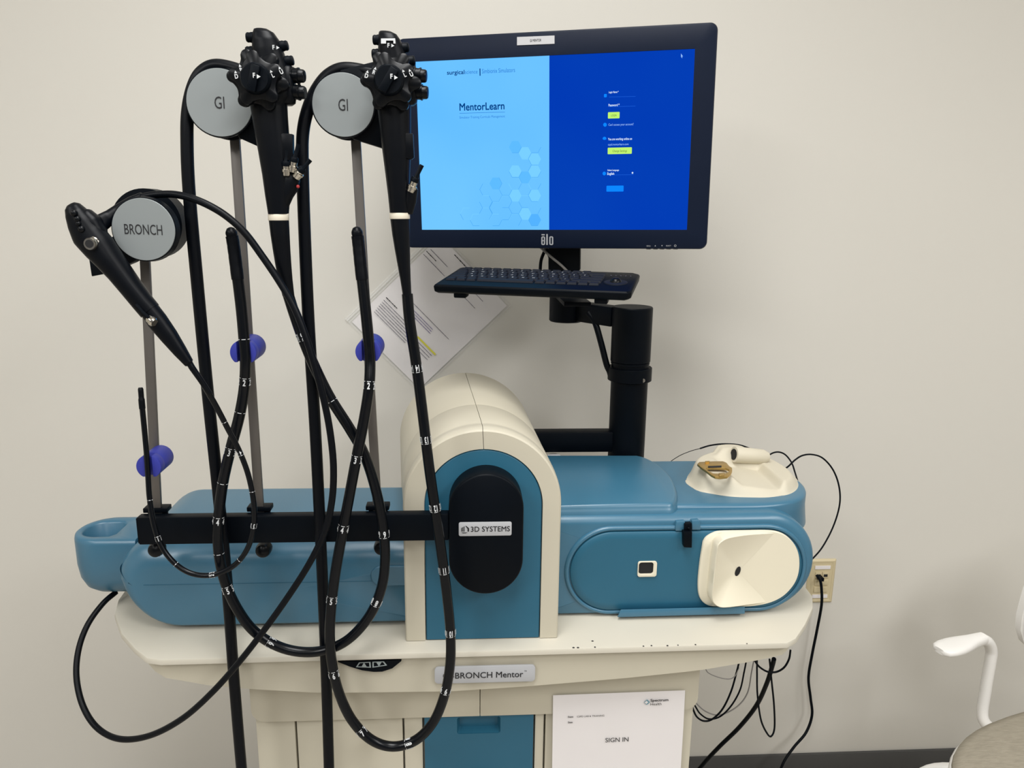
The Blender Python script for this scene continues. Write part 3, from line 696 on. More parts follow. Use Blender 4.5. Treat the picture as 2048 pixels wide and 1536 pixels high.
def make_scope(name, label, cat, group, root, secs, Yh, boot, ring_, star, tubepts, tubeY, cord, cordY, marks, tip_len=95, variant=0, rt_=0.0073, rc_=0.0080):
    s = thing(name, label, cat, root, group)
    ns = spline_n(secs, 4)
    body = MB().loft([ring_px(l, r, y, Yh, hd) for (y, l, r, hd) in ns]); hb = obj('control_body', body, RUBBER, s, angle=50)
    nb = spline_n(boot, 5)
    obj('boot', MB().loft([ring_px(l, r, y, Yq, hd, 2.0) for (y, l, r, hd, Yq) in nb]), RUBBER, s, angle=50)
    y0, y1, l, r = ring_
    obj('ivory_ring', MB().loft([ring_px(l-0.5, r+0.5, y0, Yh, 0.0128, 2.0), ring_px(l-0.5, r+0.5, y1, Yh, 0.0128, 2.0)]), RINGW, s, bevel=0.0008)['label'] = 'ivory ring'
    # control wheels
    cx, cy, rot = star
    def wheel(nm, c, R0, amp, lobes, th, ph, hole=0):
        L = []
        for k in range(lobes*16):
            a = 2*pi*k/(lobes*16); q = cos(lobes*a)
            rr_ = R0+amp*(max(0, q)**0.7 if q > 0 else -0.45*abs(q)**0.8)
            L.append((rr_*cos(a+ph), rr_*sin(a+ph)))
        W = MB().loft([[c+(X*x+Z*z)*k_+Yv*dy for x, z in L] for dy, k_ in ((th/2, 0.94), (th/2-0.0012, 1), (-th/2+0.0012, 1), (-th/2, 0.94))])
        return obj(nm, W, KNOBM, s, angle=45)
    c1 = at(cx+3, cy+2, Yh-0.020); c2 = at(cx, cy, Yh-0.030)
    wheel('up_down_wheel', c1, 0.0295, 0.0068, 6, 0.010, rot+0.5); wheel('left_right_wheel', c2, 0.0255, 0.0065, 5, 0.009, rot)
    lk = c2-Yv*0.0045
    kb = MB().lathe(lk+Yv*0.001, lk-Yv*0.008, [(0, 0.0178), (0.005, 0.0178), (0.0075, 0.0165), (0.009, 0.0155)], 36)
    kn = obj('lock_knob', kb, BLACKP, s)
    hb_ = MB(); M_ = Matrix.Rotation(0.25 if variant == 0 else 0.55, 3, 'Y')
    hb_.box(lk-Yv*0.0115-Z*0.001, (0.0105, 0.006, 0.030), M_); obj('grip_bar', hb_, BLACKP, kn, bevel=0.0015)
    # remote buttons
    bt = ((-1, 503, 75), (-1, 502, 103), (1, 566, 92), (1, 577, 122)) if variant == 0 else ((-1, 756, 80), (-1, 754, 108), (1, 808, 96), (1, 820, 122))
    for sg, bx_, by_ in bt:
        p = at(bx_, by_, Yh); ax_ = Vector((sg, 0, 0.15 if sg > 0 else 0)).normalized()
        obj('remote_button', MB().lathe(p-ax_*0.004, p+ax_*0.0065, [(0, 0.0060), (0.004, 0.0062), (0.006, 0.0056), (0.0085, 0.0058), (0.0100, 0.0048), (0.0105, 0.003)], 20), BLACKP, s)
    # valves at the right
    vv = ((584, 151), (586, 184)) if variant == 0 else ((828, 151), (831, 184))
    vb = MB().loft([ring_px(vv[0][0]-22, vv[0][0]+a, y, Yh+0.002, hd, 3) for y, a, hd in ((132, 0, 0.008), (138, 4, 0.012), (160, 6, 0.013), (190, 8, 0.013), (206, 6, 0.012), (211, 0, 0.009))]); obj('valve_block', vb, RUBBER, s, angle=50)
    for vx, vy in vv:
        p = at(vx, vy, Yh); ax_ = Vector((1, -0.12, -0.05)).normalized()
        v_ = obj('valve', MB().lathe(p-ax_*0.002, p+ax_*0.016, [(0, 0.0100), (0.004, 0.0100), (0.0045, 0.0088), (0.009, 0.0088), (0.0092, 0.0096), (0.0108, 0.0096), (0.011, 0.0080), (0.0160, 0.0076), (0.0175, 0.0065), (0.018, 0.004)], 24), KNOBM, s)
    # side clip
    q = ((557, 270), (566, 266), (585, 268), (586, 316), (578, 321), (559, 314)) if variant == 0 else ((803, 268), (808, 266), (826, 267), (828, 315), (822, 319), (804, 314))
    obj('side_clip', MB().prism([at(*p, Yh-0.014) for p in q], (0, 0.010, 0)), RUBBER, s, bevel=0.0008)
    # white markings on the controls
    Ym = c2.y-0.0052
    if variant == 0:
        lab = (('F', 547, 95, Yh-0.0172, 0), ('R', 483, 140, Ym, -20), ('D', 473, 153, Ym, -10), ('L', 546, 151, Ym, -25), ('U', 563, 144, Ym, -25)); kf = (508, 151)
    else:
        lab = (('F', 777, 91, Yh-0.0172, 0), ('R', 748, 145, Ym, 20), ('D', 733, 152, Ym, 15), ('L', 810, 150, Ym, -25), ('U', 823, 149, Ym, -25)); kf = (783, 153)
    for ch, a, b, Yq, ang in lab:
        M_ = Matrix.Rotation(radians(ang), 3, 'Y'); xd = M_ @ X; zd = M_ @ Z
        p = at(a, b, Yq); t = MB()
        text(t, ch, p, xd, zd, 0.0046, bold=0.07)
        if ch == 'F': tri(t, p+X*0.0050, -Z, X, 0.0020)
        else: tri(t, p+zd*0.0050, xd, zd, 0.0017)
        obj('white_mark', t, WHITEINK, s, flat=True)
    t = MB(); p = at(*kf, c2.y-0.0205); text(t, 'F', p, X, Z, 0.0050, bold=0.07); tri(t, p+X*0.0050-Z*0.001, -Z, X, 0.0024)
    obj('white_mark', t, WHITEINK, kn, flat=True)
    if variant == 1:
        t = MB(); A = [at(*p, Yh-0.0175) for p in ((762, 77), (790, 76.5), (791, 87), (787, 87), (786.5, 81), (772, 81), (772, 87), (762, 87))]
        t.prism(A, (0, 0.004, 0)); obj('white_label', t, WHITEINK, s)
    # ports
    if variant == 0:
        pb_ = MB().loft([ring_px(l, r, y, Yh-0.002, hd, 2.4, slope=-0.0) for y, l, r, hd in ((343, 566, 594, 0.006), (348, 560, 599, 0.009), (362, 556, 600, 0.010), (380, 553, 596, 0.010), (395, 550, 586, 0.009), (415, 548, 577, 0.007), (424, 548, 572, 0.004))]); obj('port_block', pb_, RUBBER, s, angle=50)
        PT = (((573, 347), (572, 330), (574, 300)), ((585, 340), (588, 322), (597, 288)), ((594, 352), (602, 342), (621, 320)))
        obj('red_dot', MB().sphere(at(596, 373, Yh-0.009), 0.0022), RED, s)
    else:
        pb_ = MB().tube([at(815, 425, Yh), at(820, 400, Yh-0.004), at(824, 376, Yh-0.006)], [0.007, 0.0085, 0.0080], 16); obj('port_block', pb_, RUBBER, s, angle=50)
        PT = (((822, 380), (829, 362), (844, 330)),)
    for a_, b_, c_ in PT:
        A = at(*a_, Yh-0.010); B = at(*b_, Yh-0.012); C_ = at(*c_, Yh-0.012); D = (B-A).normalized()
        nz = obj('metal_port', MB().lathe(A-D*0.002, B, [(0, 0.0052), (0.004, 0.0052), (0.0045, 0.0060), (0.0075, 0.0060), (0.008, 0.0045), ((B-A).length+0.001, 0.0045)], 18), CHROME, s)
        obj('port_cap', MB().lathe(B-D*0.001, B+D*0.005, [(0, 0.005), (0.004, 0.0052), (0.006, 0.004)], 16), BLACKP, nz)
        obj('cap_strap', MB().tube([B+D*0.004, (B+C_)/2, C_], [0.0028, 0.0025, 0.0028], 8), BLACKP, nz)
    # insertion tube
    path = route(tubepts, tubeY, 10)
    k_tip = [i for i in range(len(path)) if (path[-1]-path[i]).length < 0.064][0]
    rad = [rt_]*len(path)
    tube = obj('insertion_tube', MB().tube(path[:k_tip+1], rt_, 14), GLOSS, s, angle=60)
    # covered bending section and rounded tip
    tp = path[k_tip:]; L = len(tp)
    bend_ = obj('bending_section', MB().tube(tp[:-4], [rt_+0.0008 if i % 4 else rt_+0.00062 for i in range(L-4)], 14), RUBBER, s, angle=60)
    obj('distal_tip', MB().tube([tp[-5], tp[-4]*0.5+tp[-3]*0.5, tp[-2], tp[-1], tp[-1]+(tp[-1]-tp[-2]).normalized()*0.0035, tp[-1]+(tp[-1]-tp[-2]).normalized()*0.005], [rt_-0.0004, rt_, rt_, rt_*0.92, rt_*0.65, rt_*0.2], 16), RUBBER, s, angle=60)
    tube_marks(tube, path, rt_, marks)
    cp = route(cord, cordY, 10)
    obj('universal_cord', MB().tube(cp, rc_, 14), RUBBER, s, angle=60)
    return s

YH = 1.008
secs1 = [(56.5, 512, 526, 0.003), (59, 508, 536, 0.008), (66, 506, 548, 0.012), (80, 505, 558, 0.015), (100, 505, 566, 0.016), (122, 506, 573, 0.016), (145, 502, 580, 0.017), (170, 500, 585, 0.018), (195, 499, 585, 0.018), (210, 501, 574, 0.018), (232, 505, 575, 0.018), (262, 510, 577, 0.018), (300, 517, 580, 0.0175), (350, 525.5, 582, 0.016), (390, 531, 580, 0.0145), (428, 537, 577, 0.0128)]
boot1 = [(441, 538, 577.5, 0.0128, YH), (470, 541.5, 579, 0.012, YH), (500, 546, 580.5, 0.011, YH+0.002), (530, 551, 582.5, 0.010, YH+0.004), (560, 557, 585, 0.0092, YH+0.007), (591, 565, 588.5, 0.0080, YH+0.010)]
tube1 = [(576, 588, 1.019), (590, 632), (607, 680), (630, 735), (660, 795), (700, 858), (730, 912), (753, 985), (767, 1060), (770, 1120), (763, 1175), (740, 1230), (700, 1276), (655, 1299), (605, 1304), (555, 1292), (508, 1262), (473, 1215), (449, 1160), (437, 1100), (437, 1040), (446, 965), (462, 895), (478, 835), (488, 780), (491, 730, 1.017), (489, 690, 1.017), (483, 620, 1.020), (474, 545, 1.024), (467, 490, 1.026), (462, 462, 1.026)]
tube1 = [(p[0], p[1], p[2] if len(p) > 2 else 1.0205) for p in tube1]
cord1 = [(525, 165, 1.035), (485, 143, 1.042), (435, 131, 1.045), (405, 143, 1.045), (387, 172, 1.044), (376, 220, 1.042), (374, 280, 1.040), (378, 380, 1.038), (394, 560, 1.037), (415, 780, 1.037), (438, 1000, 1.0375), (455, 1180, 1.0375), (469, 1370, 1.0375), (483, 1536, 1.0375), (503, 1750, 1.037), (515, 1950, 1.035), (530, 2160, 1.03)]
marks1 = [(607, 680, '15'), (664, 803, ''), (769, 1073, '6'), (753, 1208, '8'), (537, 1285, '9'), (452, 1172, '5'), (437, 1104, ''), (437, 1035, '4'), (448, 964, ''), (462, 893, '3'), (480, 826, ''), (491, 753, '2'), (489, 679, '')]
make_scope('endoscope', 'black endoscope on the middle hanger, triple metal port cluster on its grip', 'endoscope', 'black GI endoscopes', at(540, 300, YH), secs1, YH, boot1, (427, 441, 537, 577.5), (514, 159, 0.42), tube1, 1.02, cord1, 1.037, marks1, variant=0)
secs2 = [(62, 760, 774, 0.003), (64.5, 758, 784, 0.008), (70, 757, 794, 0.012), (80, 757, 801, 0.015), (100, 756, 809, 0.016), (120, 756, 815, 0.016), (145, 752, 823, 0.017), (170, 748, 828, 0.018), (195, 750, 829, 0.018), (210, 754, 822, 0.018), (232, 757, 822, 0.018), (262, 760, 822, 0.018), (300, 764.5, 822, 0.0175), (350, 771, 820, 0.016), (390, 776, 819.5, 0.0145), (425, 779.5, 819, 0.0128)]
boot2 = [(438, 780.5, 819.5, 0.0128, YH), (470, 784.5, 820, 0.012, YH), (500, 789.5, 820, 0.011, YH), (530, 795, 820.5, 0.010, YH+0.001), (560, 800.5, 821.5, 0.0092, YH+0.002), (591, 805.5, 823, 0.0080, YH+0.003)]
tube2 = [(814.5, 588), (819, 640), (829, 705), (838, 770), (848, 850), (859, 940), (872, 1030), (885, 1120), (895, 1200), (901, 1270), (900, 1330), (889, 1390), (866, 1445), (830, 1481), (785, 1493), (742, 1479), (704, 1440), (678, 1385), (663, 1320), (660, 1250), (668, 1165), (683, 1075), (699, 990), (714, 910), (728, 840), (738, 775), (740, 720, 1.013), (737, 680, 1.013), (730, 610, 1.016), (722, 540, 1.020), (717, 490, 1.023), (713.5, 461, 1.023)]
tube2 = [(p[0], p[1], p[2] if len(p) > 2 else 1.0045+(0.006 if i < 4 else 0)) for i, p in enumerate(tube2)]
cord2 = [(775, 165, 1.034), (742, 146, 1.042), (692, 137, 1.045), (660, 148, 1.045), (636, 175, 1.044), (617, 215, 1.042), (606, 265, 1.040), (605, 330, 1.038), (609, 460, 1.037), (617, 640, 1.037), (630, 850, 1.037), (640, 1050, 1.0375), (648, 1230, 1.0375), (654, 1400, 1.0375), (658, 1536, 1.0375), (664, 1750, 1.037), (672, 1950, 1.035), (680, 2160, 1.03)]
marks2 = [(833, 743, '14'), (851, 885, '13'), (869, 1021, '12'), (888, 1148, '11'), (900, 1270, '10'), (890, 1386, '9'), (812, 1487, '8'), (711, 1462, '7'), (662, 1338, '6'), (667, 1194, '5'), (689, 1047, '4'), (712, 910, '3'), (739, 766, '2')]
make_scope('endoscope', 'black endoscope hanging in front of the monitor, single metal port on its grip', 'endoscope', 'black GI endoscopes', at(800, 300, YH), secs2, YH, boot2, (425, 438, 779.5, 819.5), (779, 162, 0.52), tube2, 1.01, cord2, 1.037, marks2, variant=1)

# ---------- bronchoscope
YBR = 0.972
bs = thing('bronchoscope', 'slim black bronchoscope hanging tilted beside the BRONCH disc', 'bronchoscope', at(230, 540, YBR))
def loft_path(pts, n=24, ex=2.3):     # (px, py, half width px, half depth m, Y)
    P = [(p[0], p[1], p[2], p[3], p[4]) for p in spline_n(pts, 4)]; C3 = [at(p[0], p[1], p[4]) for p in P]; rings = []
    for i, p in enumerate(P):
        a = P[max(i-1, 0)]; b = P[min(i+1, len(P)-1)]; d = Vector((b[0]-a[0], b[1]-a[1])).normalized()
        q = at(p[0]-d.y*p[2], p[1]+d.x*p[2], p[4]); h_ = q-C3[i]; L = []
        for k in range(n):
            t_ = 2*pi*k/n; ca, sa = cos(t_), sin(t_)
            L.append(C3[i]+h_*(abs(ca)**(2/ex))*(1 if ca >= 0 else -1)+Yv*p[3]*(abs(sa)**(2/ex))*(1 if sa >= 0 else -1))
        rings.append(L)
    return MB().loft(rings)
hd = [(142, 409, 9, 0.005, YBR), (145, 414, 15, 0.009, YBR), (152, 426, 20, 0.013, YBR), (163, 446, 26, 0.015, YBR), (177, 470, 31, 0.016, YBR), (199, 495, 30, 0.017, YBR), (219, 519, 26, 0.017, YBR), (239, 544, 23, 0.016, YBR), (261, 573, 21, 0.015, YBR), (285, 604, 20, 0.0135, YBR), (300, 622, 20, 0.0125, YBR)]
obj('control_body', loft_path(hd), RUBBER, bs, angle=55)
bt_ = [(298, 618, 18, 0.0115, YBR), (315, 642, 19.5, 0.011, YBR), (338, 672, 17, 0.010, YBR), (360, 702, 13, 0.0085, YBR), (378, 726, 9, 0.006, YBR), (380, 728, 6, 0.004, YBR), (384, 735, 6, 0.004, YBR), (400, 758, 5.5, 0.0036, YBR+0.002), (420, 788, 5.2, 0.0033, YBR+0.006)]
obj('boot', loft_path(bt_), RUBBER, bs, angle=55)
obj('thumb_rest', loft_path([(163, 424, 8, 0.006, YBR+0.002), (172, 430, 14, 0.010, YBR+0.002), (186, 445, 17, 0.012, YBR+0.002), (199, 466, 15, 0.011, YBR+0.002), (206, 482, 8, 0.006, YBR+0.002)]), RUBBER, bs, angle=55)
dome = MB()
for a, b, r in ((148, 426, 0.0042), (155, 438, 0.0038), (163, 458, 0.0042), (157, 447, 0.0032)): dome.sphere(at(a, b, YBR-0.0150), r)
obj('remote_buttons', dome, KNOBM, bs)
sv = at(185, 487, YBR-0.014); suct = MB().lathe(sv+Yv*0.003, sv-Yv*0.008, [(0, 0.0086), (0.004, 0.0086), (0.0045, 0.0078), (0.009, 0.0078), (0.011, 0.0066)], 24)
sp_ = obj('suction_valve', suct, CHROME, bs); sp_['label'] = 'chrome suction valve'
obj('valve_bore', MB().lathe(sv-Yv*0.0075, sv-Yv*0.0086, [(0, 0.0048), (0.0008, 0.0048)], 20), DARKHOLE, sp_)
obj('lever', MB().tube([at(165, 480, YBR+0.002), at(156, 481, YBR), at(151, 475, YBR-0.002)], [0.005, 0.0045, 0.0035], 10), RUBBER, bs)
col_ = loft_path([(192, 452, 20, 0.010, YBR+0.008), (208, 442, 17, 0.009, YBR+0.018), (222, 432, 14, 0.008, YBR+0.027), (240, 418, 12, 0.0075, YBR+0.034), (262, 403, 10, 0.0065, YBR+0.037), (285, 392, 8, 0.0055, YBR+0.038)]); obj('cord_boot', col_, RUBBER, bs, angle=55)
pt = at(303, 641, YBR-0.011); D = Vector((0.5, -0.3, -0.3)).normalized()
mp_ = obj('metal_port', MB().lathe(pt-D*0.004, pt+D*0.006, [(0, 0.0052), (0.004, 0.0052), (0.005, 0.006), (0.008, 0.006), (0.010, 0.0045)], 18), CHROME, bs)
obj('cap_strap', MB().tube([at(272, 609, YBR-0.013), at(285, 624, YBR-0.0135), at(298, 636, YBR-0.013)], 0.0022, 8), BLACKP, mp_)
bc_ = [(262, 403, YBR+0.037), (290, 393, YBR+0.037), (318, 389, YBR+0.036), (350, 389, 1.004), (385, 397, 1.000), (420, 412, 0.998), (455, 434, 0.997), (490, 466, 0.996), (525, 513, 0.996), (558, 562, 0.994), (588, 614, 0.990), (612, 675, 0.986), (632, 740, 0.984), (649, 805, 0.984), (661, 870, 0.985), (667, 935, 0.986), (664, 1000, 0.988), (650, 1062, 0.990), (618, 1128, 0.991), (575, 1195, 0.992), (530, 1258, 0.993), (480, 1322, 0.995), (425, 1384, 1.0), (365, 1437, 1.01), (300, 1471, 1.025), (240, 1478, 1.045), (195, 1456, 1.07), (166, 1412, 1.095), (153, 1355, 1.12), (157, 1300, 1.145), (175, 1250, 1.17), (205, 1208, 1.20), (232, 1184, 1.225)]
obj('universal_cord', MB().tube(route(bc_, None, 8), 0.0046, 12), RUBBER, bs, angle=60)
bt2 = [(410, 774, 0.977), (432, 812, 0.985), (456, 858, 0.992), (480, 905, 0.997), (498, 955, 0.998), (508, 1010, 0.998), (507, 1055, 0.998), (496, 1095, 0.998), (475, 1125, 0.998), (447, 1143, 0.998), (414, 1151, 0.999), (378, 1145, 1.0), (346, 1123, 1.002), (322, 1090, 1.005), (307, 1045, 1.010), (299, 995, 1.015), (296, 950, 1.019), (293, 905, 1.021), (288, 850, 1.024), (284, 810, 1.027), (281, 775, 1.03)]
pth = route(bt2, None, 10); r_b = 0.0037
itb = obj('insertion_tube', MB().tube(pth[:-12], r_b, 12), GLOSS, bs, angle=60)
obj('distal_tip', MB().tube(pth[-13:], [r_b+0.0004]*6+[r_b-0.0002]*6+[r_b*0.7], 12), RUBBER, bs, angle=60)
tube_marks(itb, pth, r_b, [(450, 845, ''), (479, 910, '4'), (502, 985, ''), (507, 1053, '3'), (481, 1120, ''), (420, 1151, '2'), (352, 1128, ''), (314, 1072, '1'), (299, 1000, '')])

# ================================================================== monitor on post
MYAW, MT, MR = -0.2675, -0.0278, 0.0169
mx = Vector((cos(MYAW), sin(MYAW), 0)); mn = Vector((sin(MYAW), -cos(MYAW), 0))      # mn: screen normal towards viewer
mz = Z*cos(MT)-mn*sin(MT); mxr = mx*cos(MR)+mz*sin(MR); mzr = mz*cos(MR)-mx*sin(MR); mnr = mxr.cross(mzr)
if mnr.dot(mn) < 0: mnr = -mnr
MC = Vector((0.1539, 1.44, 1.6334+0.0)); SW, SH = 0.495, 0.2998
MC.z = at(1099, 290, 1.44).z
def MP(u, v, d=0.0): return MC+mxr*u+mzr*v+mnr*d      # metres on the screen plane
def on_screen(px_, py_, d=0.0):
    o = MC+mnr*d; q = ray(px_, py_); return EYE+q*((o-EYE).dot(mnr)/q.dot(mnr))
mon = thing('monitor', 'black widescreen touch monitor showing a blue login screen', 'monitor', MP(0, -0.19, -0.05))
bz = MB(); BL, BR_, BT, BB = SW/2+0.034, SW/2+0.036, SH/2+0.040, SH/2+0.034
inn_ = [(a, b) for a, b in rrect(-SW/2, SW/2, -SH/2, SH/2, 0.0008)]
def mr(d, dep): return [MP(a, b, dep) for a, b in rrect(-BL+d, BR_-d, -BB+d, BT-d, 0.013)]
n_ = len(inn_)
bz.loft([[MP(a, b, -0.0005) for a, b in inn_], [MP(a, b, 0.003) for a, b in inn_], mr(0.004, 0.0042), mr(0.001, 0.003), mr(0, 0.0), mr(0, -0.018), mr(0.012, -0.034), mr(0.05, -0.045)], cap0=False)
obj('bezel', bz, BEZEL, mon, angle=40)
div = on_screen(1098.5, 280); du = (div-MC).dot(mxr)
LB1 = glow('screen_light_blue', (86, 178, 255), 1.0, (118, 200, 255)); DB = glow('screen_dark_blue', (0, 52, 176), 1.0, (6, 66, 178))
def quad(mbx, u0, u1, v0, v1, d, mi=0): return mbx.add([MP(u0, v0, d), MP(u1, v0, d), MP(u1, v1, d), MP(u0, v1, d)], [(0, 1, 2, 3)], mi)
s1 = obj('screen_left_half', quad(MB(), -SW/2, du, -SH/2, SH/2, 0.0), LB1, mon, flat=True); s1['label'] = 'light blue half of the screen'
s2 = obj('screen_right_half', quad(MB(), du, SW/2, -SH/2, SH/2, 0.0), DB, mon, flat=True); s2['label'] = 'dark blue login half of the screen'
# hexagon pattern
HM = [glow('hex_%s' % nme, c) for nme, c in (('pale', (118, 203, 255)), ('mid', (92, 184, 252)), ('blue', (82, 175, 252)), ('edge', (76, 166, 236)))]
hx = MB(); rpx = 24.0
def hexa(cx, cy, r, mi, d):
    hx.add([on_screen(cx+r*cos(pi/3*k), cy-r*1.08*sin(pi/3*k), d) for k in range(6)], [tuple(range(6))], mi)
def hexline(cx, cy, r, ks, mi, d=0.0005, wd=0.9):
    for k in ks:
        a0 = pi/3*k; a1 = pi/3*(k+1)
        q = []
        for a, rr_ in ((a0, r), (a1, r), (a1, r-wd), (a0, r-wd)): q.append(on_screen(cx+rr_*cos(a), cy-rr_*1.08*sin(a), d))
        hx.add(q, [(0, 1, 2, 3)], mi)
cells = []
R6 = 13.0
for i in range(-1, 10):
    for j in range(-1, 10):
        cx = 1089-i*R6*1.5; cy = 452-j*R6*1.87-(R6*0.935 if i % 2 else 0)
        if i*0.80+j*0.86+random.uniform(-0.9, 0.9) < 6.9 and cx+R6 < 1097.5 and cy+R6 < 456 and cx > 930: cells.append((cx, cy, i, j))
for cx, cy, i, j in cells:
    k = random.random()
    if k < 0.20: hexa(cx, cy, R6-0.4, 0, 0.0003)
    elif k < 0.34: hexa(cx, cy, R6-0.4, 1, 0.0003)
    elif k < 0.46 and i+j < 5: hexa(cx, cy, R6-0.4, 2, 0.0003)
    hexline(cx, cy, R6, random.choice(((3, 4), (0, 5), (2, 3), (5,), (4, 5))), 3); 
    if k > 0.6: hexline(cx, cy, R6, random.choice(((1,), (1, 2), (0,))), 0)
obj('hexagon_pattern', hx, HM, s1, flat=True)
NAVY = glow('screen_navy_text', (0, 62, 128)); PALEB = glow('screen_blue_text', (40, 120, 200)); WHT = glow('screen_white_text', (215, 235, 255)); LIME = glow('screen_lime', (190, 240, 110)); MIDB = glow('screen_azure', (12, 132, 255)); LINEB = glow('screen_line', (30, 96, 214)); DGRN = glow('screen_dark_green_text', (60, 92, 50)); EDGE = glow('screen_edge', (150, 220, 255))
def stext(mbx, s_, px0, py, px1, hpx, mi=0, bold=0.0, d=0.0008):
    A = on_screen(px0, py, d); B = on_screen(px1, py-0.02*(px1-px0), d)
    text(mbx, s_, A+mzr*0, mxr, mzr, hpx*0.00091, width=(B-A).length, align='L', mi=mi, bold=bold)
def line_part(name, a, b, th, mt, par):
    A = on_screen(*a, 0.0006); B = on_screen(*b, 0.0006); obj(name, MB().add([A, B, B+mzr*th, A+mzr*th], [(0, 1, 2, 3)]), mt, par, flat=True)
def txt_part(name, s_, x0, y, x1, h_, mt, par, bold=0.0):
    q_ = MB(); stext(q_, s_, x0, y, x1, h_, 0, bold); obj(name, q_, mt, par, flat=True)
txt_part('screen_text', 'surgical', 894, 145.5, 929, 7.5, NAVY, s1, 0.03); txt_part('screen_text', 'science', 930, 144, 955, 7.2, PALEB, s1)
txt_part('screen_text', '|', 959, 142.5, 961, 10, NAVY, s1); txt_part('screen_text', 'Simbionix Simulators', 964, 142.5, 1030, 8, PALEB, s1)
txt_part('screen_title', 'MentorLearn', 919, 214.5, 1009, 13.5, NAVY, s1, 0.03); txt_part('screen_text', 'Simulator Training Curricula Management', 919, 235, 1010, 4.4, PALEB, s1)
line_part('screen_rule', (919, 227), (1010, 224.5), 0.0007, PALEB, s1)

def srect(px0, py0, px1, py1, mi, d=0.0005, rad=0.0012):
    a = on_screen(px0, py0, d); b = on_screen(px1, py1, d); ua, va = (a-MC).dot(mxr), (a-MC).dot(mzr); ub, vb = (b-MC).dot(mxr), (b-MC).dot(mzr)
    L = [MP(x, y, d) for x, y in rrect(min(ua, ub), max(ua, ub), min(va, vb), max(va, vb), rad, 4)]; t.add(L, [tuple(range(len(L)))], mi)
PTX = glow('screen_pale_text', (150, 196, 255))
def rect_part(name, *r_, mt):
    global t
    t = MB(); srect(*r_, 0); return obj(name, t, mt, s2, flat=True)
def poly_part(name, pts, mt): return obj(name, MB().add([on_screen(*p, 0.0006) for p in pts], [tuple(range(len(pts)))]), mt, s2, flat=True)
lb_ = rect_part('login_button', 1216, 224.5, 1239, 236.5, mt=LIME); cb_ = rect_part('settings_button', 1215.5, 295.5, 1263.5, 307.5, mt=LIME); rb_ = rect_part('blue_button', 1213, 371.5, 1247, 383, mt=MIDB)
for a_ in (('LOGIN', 1222, 231, 1233, 3.6, DGRN), ('Change Settings', 1225, 302, 1254, 4, DGRN)): txt_part('button_text', *a_, s2)
for a_ in (('Login Name *', 1217.5, 184.5, 1237, 3.4, WHT, 0.03), ('Password *', 1217, 210.5, 1239, 4.2, WHT, 0.03), ("Can't access your account?", 1217, 249.5, 1267, 4, PTX, 0), ('You are working online on', 1216, 278.5, 1264, 4.2, WHT, 0.03),
           ('cspd.mentorlearn.com', 1216, 289, 1257, 3.8, PTX, 0), ('Select Language', 1215, 340.5, 1238, 3, WHT, 0.03), ('English', 1214.5, 347.5, 1228.5, 4.4, WHT, 0.03)): txt_part('form_text', *a_[:6], s2, a_[6])
for (ya, yb, xa_, xb_) in ((194.5, 193, 1218, 1271), (214, 212.5, 1218, 1271), (350.5, 349.8, 1214, 1267)): line_part('form_line', (xa_, ya), (xb_, yb), 0.0006, LINEB, s2)
for cx, cy, r in ((1210, 249.5, 3.6), (1208.5, 347, 3.4)): poly_part('form_icon', [(cx+r*cos(k*pi/8), cy+r*1.1*sin(k*pi/8)) for k in range(16)], MIDB)
rect_part('form_icon', 1208, 188, 1213.5, 194.5, mt=MIDB); poly_part('form_icon', [(1209+3.8*cos(k*pi/8), 277.5+(2.2 if sin(k*pi/8) > 0 else 4)*sin(k*pi/8)) for k in range(16)], MIDB)
rect_part('dropdown_arrow', 1263.5, 344, 1266.5, 347.5, mt=WHT)
poly_part('mouse_pointer', ((1362, 107), (1366, 113), (1363.6, 113), (1364.8, 116), (1363.6, 116), (1362.4, 113.4), (1362, 114.5)), PTX)
# logo, stickers, buttons
t = MB(); A = on_screen(1094.5, 481.5, 0.0048)
def lq(u0, u1, v0, v1): t.add([A+mxr*a+mzr*b for a, b in ((u0, v0), (u1, v0), (u1, v1), (u0, v1))], [(0, 1, 2, 3)])
def lring(u0, u1, v0, v1, wd):
    o_ = [A+mxr*a+mzr*b for a, b in rrect(u0, u1, v0, v1, 0.0026, 5)]; i_ = [A+mxr*a+mzr*b for a, b in rrect(u0+wd, u1-wd, v0+wd*0.8, v1-wd*0.8, 0.0010, 5)]
    k_ = len(o_); t.add(o_+i_, [(q, (q+1) % k_, k_+(q+1) % k_, k_+q) for q in range(k_)])
lring(0.0038, 0.0112, -0.0078, 0.0080, 0.0024); lq(-0.0018, 0.0010, -0.0076, 0.0122)
lring(-0.0112, -0.0040, -0.0078, 0.0080, 0.0024); lq(-0.0092, -0.0055, -0.0008, 0.0010); lq(-0.0108, -0.0046, 0.0098, 0.0120)
obj('brand_lettering', t, LOGO, mon, flat=True)
A = on_screen(1034, 74, 0.0046); B = on_screen(1109, 87.5, 0.0046); C1 = on_screen(1109, 71, 0.0046); D1 = on_screen(1034, 90.5, 0.0046)
st = MB().prism([D1, B, C1, A], -mnr*0.0008); stk = obj('paper_label', st, mat('label_paper', (186, 186, 188), 0.6, var=0.01), mon); t = MB(); text(t, 'GI MENTOR', (A+B)/2+mnr*0.0002, mxr, mzr, 0.0040, width=0.0200, bold=0.01); obj('lettering', t, INK, stk, flat=True); stk['label'] = 'white paper label'
t = MB()
stext(t, 'MENU', 1293, 492, 1301, 2.4, d=0.0050); stext(t, 'SELECT', 1332, 491.5, 1342, 2.4, d=0.0050)
for px_, s_ in ((1310.5, 1), (1324, -1)): tri(t, on_screen(px_, 491.5, 0.005), mxr*s_, mzr*s_, 0.0012)
